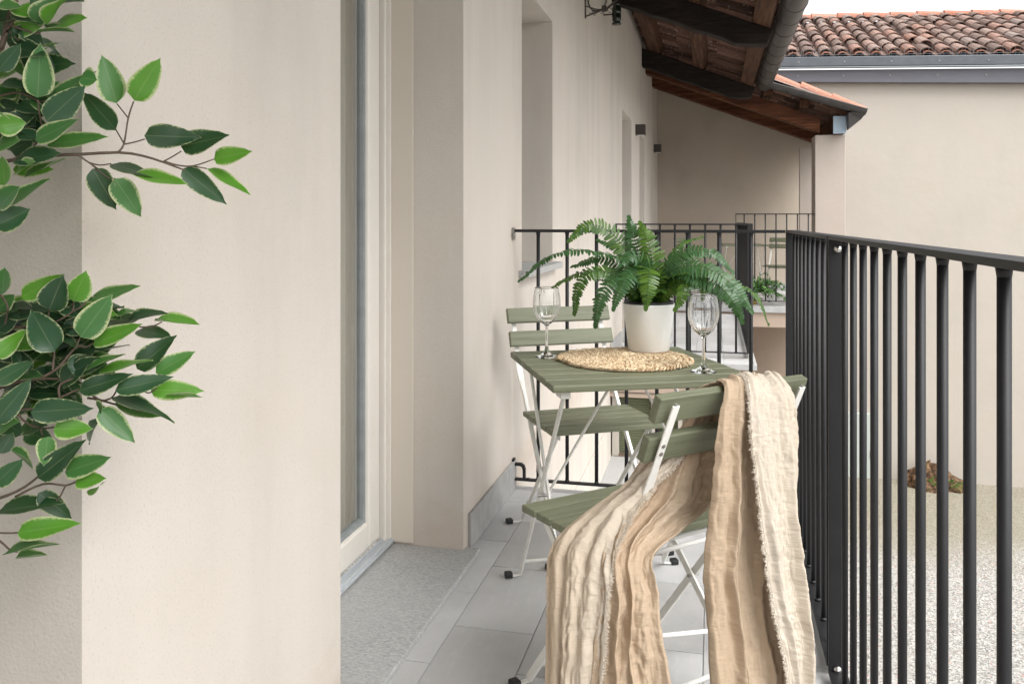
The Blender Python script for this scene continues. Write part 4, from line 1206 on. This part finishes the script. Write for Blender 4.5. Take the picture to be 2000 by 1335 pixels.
Lw = [((10, 192), (22, 84), 62, 'm', .98), ((85, 203), (258, 108), 74, 'b', .99), ((195, 252), (247, 118), 108, 'd', .985), ((287, 217), (340, 100), 100, 'b', 1.0), ((345, 218), (552, 153), 54, 'm', 1.02),
 ((318, 360), (442, 192), 110, 'm', .98), ((215, 418), (120, 248), 118, 'g', .97), ((368, 388), (567, 308), 74, 'b', 1.0), ((508, 302), (662, 255), 42, 'd', 1.04), ((460, 272), (548, 258), 36, 'm', 1.03),
 ((610, 296), (790, 306), 18, 'b', 1.06), ((540, 335), (680, 352), 48, 'd', 1.05), ((540, 485), (700, 352), 88, 'd', 1.03), ((615, 502), (772, 414), 76, 'm', 1.03), ((390, 497), (602, 443), 42, 'b', 1.0),
 ((342, 488), (498, 430), 48, 'm', .99), ((312, 572), (522, 505), 74, 'd', .985), ((455, 570), (687, 515), 74, 'd', .995), ((595, 570), (806, 567), 80, 'b', 1.03), ((660, 595), (800, 600), 30, 'b', 1.035), ((440, 600), (695, 675), 58, 'd', 1.01),
 ((455, 620), (640, 678), 60, 'm', 1.02), ((393, 645), (535, 777), 84, 'm', 1.0), ((122, 655), (372, 640), 96, 'd', .975), ((212, 722), (368, 722), 84, 'b', .985), ((190, 752), (172, 870), 70, 'm', .98),
 ((-20, 700), (122, 522), 84, 'g', .96), ((115, 580), (315, 588), 68, 'd', 1.02), ((150, 915), (338, 768), 90, 'd', .98), ((258, 892), (442, 832), 88, 'm', .99), ((300, 930), (416, 915), 70, 'b', .99), ((350, 985), (415, 925), 40, 'b', .98),
 ((-20, 940), (92, 838), 76, 'g', .96), ((50, 275), (192, 238), 50, 'd', 1.01), ((-20, 440), (107, 328), 72, 'b', .965), ((-20, 540), (132, 452), 70, 'g', .97), ((228, 420), (352, 382), 66, 'd', 1.03), ((300, 432), (515, 398), 46, 'g', 1.02),
 ((245, 555), (350, 422), 54, 'd', 1.0), ((-10, 1052), (250, 998), 56, 'd', .98), ((150, 975), (287, 1078), 74, 'd', .99), ((70, 1132), (320, 1094), 84, 'b', .98), ((18, 1215), (232, 1168), 66, 'm', .975), ((60, 1235), (190, 1225), 30, 'm', .974), ((0, 820), (50, 735), 66, 'd', .965),
 ((30, 800), (138, 872), 44, 'm', .98), ((-5, 735), (75, 690), 66, 'm', .97), ((352, 690), (352, 788), 60, 'd', 1.01), ((380, 628), (400, 660), 30, 'm', 1.0), ((100, 440), (235, 455), 44, 'm', 1.02), ((110, 500), (40, 400), 70, 'g', 1.0),
 ((440, 250), (490, 243), 34, 'd', 1.04), ((330, 320), (380, 390), 60, 'd', 1.04), ((480, 540), (560, 590), 50, 'd', 1.04), ((130, 330), (20, 350), 70, 'd', 1.02), ((160, 250), (60, 300), 60, 'd', 1.03), ((250, 300), (160, 240), 60, 'd', 1.03), ((300, 260), (420, 240), 50, 'd', 1.04), ((20, 560), (120, 500), 60, 'd', 1.02),
 ((90, 640), (150, 560), 60, 'd', 1.03), ((260, 360), (420, 330), 60, 'd', 1.04), ((420, 300), (560, 290), 44, 'd', 1.05), ((180, 370), (300, 330), 60, 'g', 1.04), ((-10, 250), (60, 190), 70, 'm', 1.0), ((-10, 330), (80, 260), 70, 'd', 1.0), ((240, 600), (320, 650), 60, 'd', 1.03)]
for b, tp, w_, tn_2, d in Lw: pleaf(b, tp, w_, tn_2, s2, d, lr.uniform(-.01, .015))
for k in range(150):
    if k < 115:
        x_, y_ = lr.uniform(-20, 360), lr.uniform(215, 740)
        if y_ > 480 and x_ > 250 + (620 - y_) * .3: continue
        if y_ > 640 and x_ > 120: continue
        cv, sc_ = s2, 2.023
    else: x_, y_, cv, sc_ = lr.uniform(-30, 130), lr.uniform(20, 640), s1, 1.9
    a_ = lr.uniform(-.7, .7); L = lr.uniform(90, 160)
    pleaf((x_, y_), (x_ + L * math.cos(a_), y_ + L * math.sin(a_)), lr.uniform(46, 92), lr.choice('dddggmb'), cv, lr.uniform(1.00, 1.055), lr.uniform(-.02, .02))
# leaves of the part of the crown that stands outside the picture
for k in range(150):
    z_ = lr.uniform(.75, 1.75); a_ = lr.uniform(0, 2 * math.pi); rad = lr.uniform(.05, .26)
    c = FO + V((rad * math.cos(a_) , rad * math.sin(a_) * .8 - .06, z_))
    if c.x < -.78 and c.y > .62: c.y -= .25
    sx = (c - EYE).dot(RT) / max(.05, (c - EYE).dot(FW)) * FPX + 1000
    if sx > -75 or c.x < -1.0: continue
    dv = V((math.cos(a_), math.sin(a_), lr.uniform(-.5, .4))).normalized()
    leaf_strip(lm, c, dv, V((lr.uniform(-.4, .4), -.4, 1)), lr.uniform(.05, .065), .030, lr.choice((0, 1, 4, 5, 8)), curl=.1, nseg=6)
# twigs
def twig(pts, conv, d, r0, r1):
    P_ = [at(*conv(x, y), d + .004 * i) for i, (x, y) in enumerate(pts)]
    c = bez(P_, 10) if len(P_) > 2 else P_
    n = len(c); tw_.tube(c, [r0 + (r1 - r0) * i / (n - 1) for i in range(n)], 6)
for pts, d, r0, r1 in (
 ([(-120, 640), (0, 605), (150, 582), (300, 575), (440, 568), (530, 580), (610, 605), (690, 635)], 1.01, .0026, .0010),
 ([(440, 568), (462, 535), (478, 440), (498, 378)], 1.03, .0014, .0009), ([(478, 440), (436, 387)], 1.035, .001, .0008), ([(462, 535), (430, 480)], 1.035, .001, .0008), ([(460, 538), (500, 530), (540, 518)], 1.035, .001, .0008),
 ([(606, 603), (640, 585), (676, 563)], 1.05, .001, .0008), ([(610, 600), (660, 615), (720, 618), (797, 593)], 1.05, .0012, .0008), ([(715, 618), (770, 628)], 1.06, .0008, .0008),
 ([(290, 576), (330, 605), (365, 628)], 1.02, .0012, .0008), ([(330, 605), (370, 615), (415, 610)], 1.025, .001, .0008), ([(330, 604), (400, 660), (430, 665)], 1.028, .0009, .0007),
 ([(-80, 330), (0, 190), (30, 80), (60, 0)], 1.0, .004, .003), ([(0, 180), (40, 95), (110, 40)], 1.0, .0025, .0012), ([(40, 95), (130, 125), (150, 120)], 1.0, .0012, .001),
 ([(-60, 380), (50, 345), (110, 360), (150, 378), (190, 378)], 1.0, .0016, .001), ([(140, 372), (150, 440), (155, 470)], 1.0, .001, .0009), ([(190, 380), (170, 410), (150, 440)], 1.01, .001, .0009),
 ([(-60, 640), (60, 590), (110, 560), (150, 520), (200, 500)], 1.0, .0018, .001), ([(38, 120), (70, 155)], 1.0, .001, .0009)): twig(pts, s1, d, r0, r1)
for pts, d, r0, r1 in (
 ([(-120, 380), (0, 330), (120, 318), (300, 322)], 1.0, .0028, .0012), ([(165, 520), (230, 480), (300, 400), (340, 400), (372, 380)], .99, .0018, .001), ([(208, 490), (212, 450), (216, 415)], .985, .0012, .001),
 ([(190, 282), (195, 250)], .99, .001, .001), ([(220, 300), (285, 260), (288, 215)], 1.0, .0014, .001), ([(285, 262), (330, 235), (345, 218)], 1.0, .001, .001), ([(300, 400), (318, 358)], .985, .001, .001),
 ([(-120, 640), (0, 560), (120, 528), (260, 525)], 1.0, .0028, .0015), ([(235, 600), (240, 545), (330, 515)], .99, .0016, .0012), ([(235, 600), (300, 570), (315, 570)], .99, .0014, .001),
 ([(320, 540), (360, 585), (400, 610), (440, 600), (460, 572)], 1.0, .0016, .001), ([(345, 600), (400, 610), (470, 630), (560, 655)], 1.01, .0014, .0009), ([(400, 612), (405, 645), (470, 720)], 1.0, .0012, .0008),
 ([(-100, 720), (0, 690), (80, 650), (160, 640), (250, 625)], .98, .002, .001), ([(70, 660), (100, 695), (160, 720), (215, 715)], .985, .0014, .001), ([(160, 720), (168, 750)], .985, .001, .001),
 ([(-100, 1020), (0, 995), (100, 950), (200, 870), (280, 820)], .98, .002, .001), ([(60, 990), (170, 940), (260, 945), (310, 925)], .985, .0014, .001), ([(260, 945), (230, 1000), (200, 1020)], .985, .001, .0009),
 ([(-60, 1130), (70, 1132), (200, 1102)], .978, .0012, .0009), ([(-60, 1130), (0, 1165), (40, 1200), (70, 1208)], .975, .0016, .0009), ([(0, 190), (30, 240), (20, 310)], .99, .0014, .001), ([(550, 320), (600, 318), (640, 300)], 1.04, .001, .0008), ([(560, 570), (590, 580), (620, 560)], 1.02, .001, .0008)): twig(pts, s2, d, r0, r1)
tw_.tube([at(-112, 1000, 1.0), at(-116, 700, 1.0), at(-112, 430, 1.0), at(-104, 200, 1.0), at(-100, -60, 1.0)], .004, 6)
for k in range(9):      # limbs joining the twigs to the stem outside the frame
    z_ = .75 + .11 * k; b0 = FO + V((-.0, -.05, z_ - .12)); e0_ = at(-115, 430 + (CZ - z_) * FPX / 1.0, 1.0)
    tw_.tube([b0, b0.lerp(e0_, .5) + V((0, 0, .02)), e0_], [.006, .004, .0026], 6)
lm.v = [p - FO for p in lm.v]; tw_.v = [p - FO for p in tw_.v]
lm.build('leaves', M['ficus'], fic, smooth=True, att='edge')
tw_.build('twigs', M['twig'], fic, smooth=True)
b_ = MB(); b_.tube([(0, -.05, .2), (.01, -.06, .6), (-.01, -.05, 1.1), (0, -.04, 1.6), (0, -.05, 1.95)], [.018, .015, .012, .009, .004], 10); b_.build('trunk', M['twig'], fic, smooth=True)
b_ = MB(); b_.lathe([(0, .002), (.09, .002), (.12, .22), (.125, .225), (.115, .225), (.11, .19), (0, .19)], 40, (0, -.05, 0)); b_.build('pot', M['pot'], fic, smooth=True)

# ---- gold potted plant on the loggia edge
gp = thing('potted_plant', 'small leafy plant in a gold pot behind the loggia railing', 'potted plant', (.455, 10.52, LZ))
b_ = MB(); b_.lathe([(0, 0), (.045, 0), (.062, .16), (.058, .16), (.05, .14), (0, .14)], 24); b_.build('pot', M['gold'], gp, smooth=True)
b_ = MB(); br_ = random.Random(5); sb = MB()
for k in range(26):
    a_ = br_.uniform(0, 6.28); el_ = br_.uniform(.5, 1.4); L = br_.uniform(.20, .42); sgn = 1 if k % 3 else -.4
    d0_ = V((math.cos(a_) * math.cos(el_) * 1.0 + .28, math.sin(a_) * math.cos(el_) * .6, math.sin(el_))); p = V((0, 0, .13)); pts = [p]
    for s_ in range(7):
        d0_ += V((0, 0, -.17)); p = p + d0_.normalized() * L / 7; pts.append(p.copy())
        for q in range(4):
            dv = (d0_.normalized() + V((br_.uniform(-1, 1), br_.uniform(-1, 1), br_.uniform(-.6, .8)))).normalized()
            leaf_strip(b_, p, dv, V((0, -.5, 1)) + V((br_.uniform(-.5, .5), 0, 0)), br_.uniform(.045, .075), .015, br_.randint(0, 9), curl=.25, nseg=4)
    sb.tube(pts, .002, 4)
b_.build('leaves', M['bamboo'], gp, att='edge'); sb.build('stems', M['stalk'], gp)

# ---- gauze throw on the front chair
thr = thing('throw_blanket', 'crinkled sand and cream gauze throw draped over the front chair back', 'blanket', (-.1, 1.75, 0))
TO = V((-.1, 1.75, 0))
def crom(a0, a1, a2, a3, t_): return (a1 * 2 + (a2 - a0) * t_ + (a0 * 2 - a1 * 5 + a2 * 4 - a3) * t_ ** 2 + (a1 * 3 - a0 - a2 * 3 + a3) * t_ ** 3) * .5
cmb = MB(); frg = MB(); cr_ = random.Random(6)
def sheet(stations, nu, nv, seed, folds, tone, fray=None, fray_tone=1.0):
    """stations: (Lx, Ly, Ld, Rx, Ry, Rd, amp). folds: list of (freq, weight, phase, sharp)"""
    P_ = [(at(s[0], s[1], s[2]), at(s[3], s[4], s[5]), s[6]) for s in stations]
    m = len(P_) - 1
    fr2 = random.Random(int(seed * 100)); folds_r = []
    nb, ns_ = folds
    for k in range(nb):
        uc = (k + .5) / nb + fr2.uniform(-.06, .06)
        folds_r.append((uc, uc + fr2.uniform(-.20, .20), fr2.uniform(.045, .10) * 6 / nb * .8, fr2.uniform(.75, 1.35) * (1 if k % 2 else .8), -1, 2, fr2.choice((-1, 1))))
    for k in range(ns_):
        uc = fr2.uniform(.03, .97); v0 = fr2.uniform(-.2, .75)
        folds_r.append((uc - fr2.uniform(-.5, .5) * .8, uc + fr2.uniform(-.6, .6), fr2.uniform(.018, .045), fr2.uniform(-.50, .60), v0, v0 + fr2.uniform(.2, .6), fr2.choice((-1, 1))))
    rows = []
    for j in range(nv + 1):
        f = m * j / nv; i = min(int(f), m - 1); t_ = f - i
        g4 = [P_[max(0, i - 1)], P_[i], P_[i + 1], P_[min(m, i + 2)]]
        L_ = crom(*[q[0] for q in g4], t_); Rr = crom(*[q[1] for q in g4], t_)
        ex_ = (Rr - L_).normalized(); vv = j / nv
        L_ = L_ + ex_ * (.005 * noise.noise(V((seed, vv * 9, 0))) + .0025 * noise.noise(V((seed, vv * 34, 0))))
        Rr = Rr + ex_ * (.005 * noise.noise(V((seed, vv * 8, 7))) + .0025 * noise.noise(V((seed, vv * 30, 9))))
        am = g4[1][2] * (1 - t_) + g4[2][2] * t_
        rows.append((L_, Rr, am))
    n0 = len(cmb.v); acc = 0.0
    vs = []; at_ = []; uv = []
    for j, (L_, Rr, am) in enumerate(rows):
        v_ = j / nv
        T = (rows[min(j + 1, nv)][0] + rows[min(j + 1, nv)][1] - rows[max(j - 1, 0)][0] - rows[max(j - 1, 0)][1]).normalized()
        if j: acc += ((rows[j][0] + rows[j][1]) * .5 - (rows[j - 1][0] + rows[j - 1][1]) * .5).length
        A_ = (Rr - L_); wd = A_.length; A_ = A_.normalized(); n_ = T.cross(A_).normalized()
        mid = (L_ + Rr) * .5
        if n_.dot((EYE - mid)) < 0: n_ = -n_
        for i in range(nu + 1):
            u = i / nu
            h = 0; lat = 0
            uw = u + .07 * noise.noise(V((u * 2.5, v_ * 7, seed))) + .02 * noise.noise(V((u * 6, v_ * 18, seed)))
            for (u0, u1, wd_, hh, v0, v1, sk) in folds_r:
                uc = u0 + (u1 - u0) * v_ + .03 * noise.noise(V((seed + u0 * 9, v_ * 5, 2.2)))
                x = (uw - uc) / (wd_ * (1 + .35 * noise.noise(V((u0 * 7, v_ * 4, seed + 3)))))
                if abs(x) > 3: continue
                fade = min(1, max(0, (v_ - v0) / .10)) * min(1, max(0, (v1 - v_) / .12))
                g_ = math.exp(-x * x * (1.6 if x * sk > 0 else .55)) * hh * fade
                h += g_; lat += g_ * x * sk * .25
            h += .55 * noise.noise(V((u * 3.0 + seed, v_ * 6, 1.7)))
            cz = noise.noise(V((u * 10 + seed, v_ * 16, 4.7)))
            h += .24 * cz + .34 * (1 - 2 * abs(noise.noise(V((u * 16 + seed, v_ * 24, 9.7))))) * (.5 + .5 * noise.noise(V((u * 3, v_ * 4, seed)))) + .035 * noise.noise(V((u * 60, v_ * 80, seed)))
            mu = u * wd; kv = noise.noise(V((mu * 9, acc * 7, seed)))
            crk = (1 - 2 * abs(noise.noise(V((mu * 62, acc * 40, seed + 5))))) * .0016 + (1 - 2 * abs(noise.noise(V((mu * 28, acc * 95, seed + 8))))) * .0011 + noise.noise(V((mu * 150, acc * 130, seed))) * .0006
            edge = min(1, u / .05, (1 - u) / .05)
            p = L_ + (Rr - L_) * u + n_ * (h * am * .85 * (.35 + .65 * edge) + crk * (.7 + 1.1 * kv)) + A_ * (lat * am * edge * .8)
            vs.append(p); at_.append(tone(u, v_)); uv.append((u * wd, acc))
    fs = [(j * (nu + 1) + i, j * (nu + 1) + i + 1, (j + 1) * (nu + 1) + i + 1, (j + 1) * (nu + 1) + i) for j in range(nv) for i in range(nu)]
    cmb.add(vs, fs, at_); cmb.uv += uv
    if fray is not None:
        col = 0 if fray == 0 else nu
        sg = -1 if fray == 0 else 1
        for j in range(0, nv):
            p = vs[j * (nu + 1) + col]; q = vs[(j + 1) * (nu + 1) + col]; a_ = (vs[j * (nu + 1) + col] - vs[j * (nu + 1) + (1 if fray == 0 else nu - 1)]).normalized()
            toward = (EYE - p).normalized()
            for r_ in range(7):
                b0 = p.lerp(q, cr_.random()) + toward * .001; L = cr_.uniform(.003, .010)
                dv = (a_ + V((cr_.uniform(-.9, .9), cr_.uniform(-.9, .9), cr_.uniform(-1.4, .9))) + toward * .4).normalized()
                s_ = dv.cross(toward).normalized() * .0006
                e_ = b0 + dv * L
                frg.add([b0 - s_, b0 + s_, e_ + s_ * .6, e_ - s_ * .6], [(0, 1, 2, 3)], fray_tone)
        # rolled hem
        pts = [vs[j * (nu + 1) + col] for j in range(0, nv + 1, 2)]
        frg.tube(pts, [.0022 + .0014 * abs(noise.noise(V((k * .7, seed, 0)))) for k in range(len(pts))], 5, att=fray_tone)
    return vs
F3 = (3, 15)
F4 = (4, 14)
F2 = (3, 16)
# right fall: tan panel (under) then cream panel (over)
sheet([(1330, 850, 1.73, 1440, 850, 1.80, .006), (1348, 772, 1.71, 1452, 760, 1.79, .007), (1396, 745, 1.69, 1470, 734, 1.745, .006), (1414, 762, 1.645, 1484, 748, 1.70, .006), (1402, 820, 1.615, 1488, 820, 1.675, .010),
       (1393, 900, 1.605, 1496, 900, 1.66, .014), (1385, 970, 1.60, 1504, 980, 1.65, .017), (1374, 1080, 1.59, 1518, 1080, 1.645, .020), (1374, 1200, 1.58, 1534, 1200, 1.64, .022), (1383, 1335, 1.57, 1562, 1335, 1.635, .022), (1392, 1510, 1.56, 1578, 1520, 1.63, .02)],
      96, 340, 1.3, F3, lambda u, v: .10 + .25 * max(0, u - .1) + .12 * (v < .25) * (1 - v * 4) , None)
sheet([(1440, 820, 1.80, 1545, 830, 1.84, .006), (1440, 748, 1.76, 1532, 752, 1.82, .007), (1448, 732, 1.715, 1522, 733, 1.765, .006), (1462, 755, 1.655, 1546, 766, 1.70, .006), (1466, 820, 1.625, 1556, 820, 1.685, .009),
       (1470, 880, 1.608, 1557, 890, 1.675, .011), (1480, 970, 1.596, 1555, 970, 1.665, .013), (1492, 1060, 1.588, 1562, 1050, 1.655, .014), (1506, 1160, 1.582, 1580, 1160, 1.65, .015), (1518, 1230, 1.578, 1583, 1240, 1.645, .016), (1540, 1335, 1.574, 1576, 1335, 1.64, .015), (1560, 1520, 1.58, 1572, 1520, 1.635, .014)],
      84, 340, 4.2, F4, lambda u, v: .88 - .08 * u, 0, .98)
# left fall: bundle behind the slats, over the seat, down to the floor
sheet([(1345, 765, 1.735, 1420, 765, 1.77, .006), (1338, 820, 1.72, 1402, 825, 1.75, .010), (1290, 875, 1.70, 1395, 880, 1.735, .014), (1248, 925, 1.685, 1392, 930, 1.725, .018), (1215, 985, 1.66, 1383, 985, 1.71, .020), (1190, 1035, 1.615, 1335, 1035, 1.66, .020),
       (1178, 1090, 1.56, 1274, 1090, 1.58, .018), (1172, 1160, 1.54, 1282, 1160, 1.555, .019), (1165, 1240, 1.53, 1295, 1240, 1.54, .020), (1155, 1335, 1.525, 1312, 1335, 1.535, .021), (1150, 1510, 1.52, 1335, 1525, 1.53, .020)],
      96, 300, 7.7, F4, lambda u, v: .06 + .30 * (1 - min(1, abs(v - .42) / .16)) * (u > .45) + .10 * u, None)
sheet([(1300, 868, 1.715, 1345, 862, 1.705, .006), (1262, 893, 1.70, 1318, 905, 1.68, .010), (1230, 935, 1.70, 1280, 945, 1.66, .013), (1180, 980, 1.705, 1248, 985, 1.64, .015), (1110, 1028, 1.72, 1222, 1030, 1.60, .016),
       (1075, 1078, 1.67, 1205, 1075, 1.555, .017), (1068, 1150, 1.61, 1192, 1150, 1.53, .018), (1066, 1240, 1.585, 1182, 1240, 1.52, .019), (1064, 1335, 1.575, 1173, 1335, 1.515, .019), (1058, 1515, 1.57, 1165, 1520, 1.51, .018)],
      84, 300, 11.1, F2, lambda u, v: .58 + .25 * u - .15 * (1 - u) * min(1, max(0, (v - .4) * 4)), 1, .95)
cmb.v = [p - TO for p in cmb.v]; frg.v = [p - TO for p in frg.v]
cl = cmb.build('cloth', M['cloth'], thr, smooth=True, att='tone', solid=.0016)
frg.build('frayed_edge', M['cloth'], thr, att='tone')
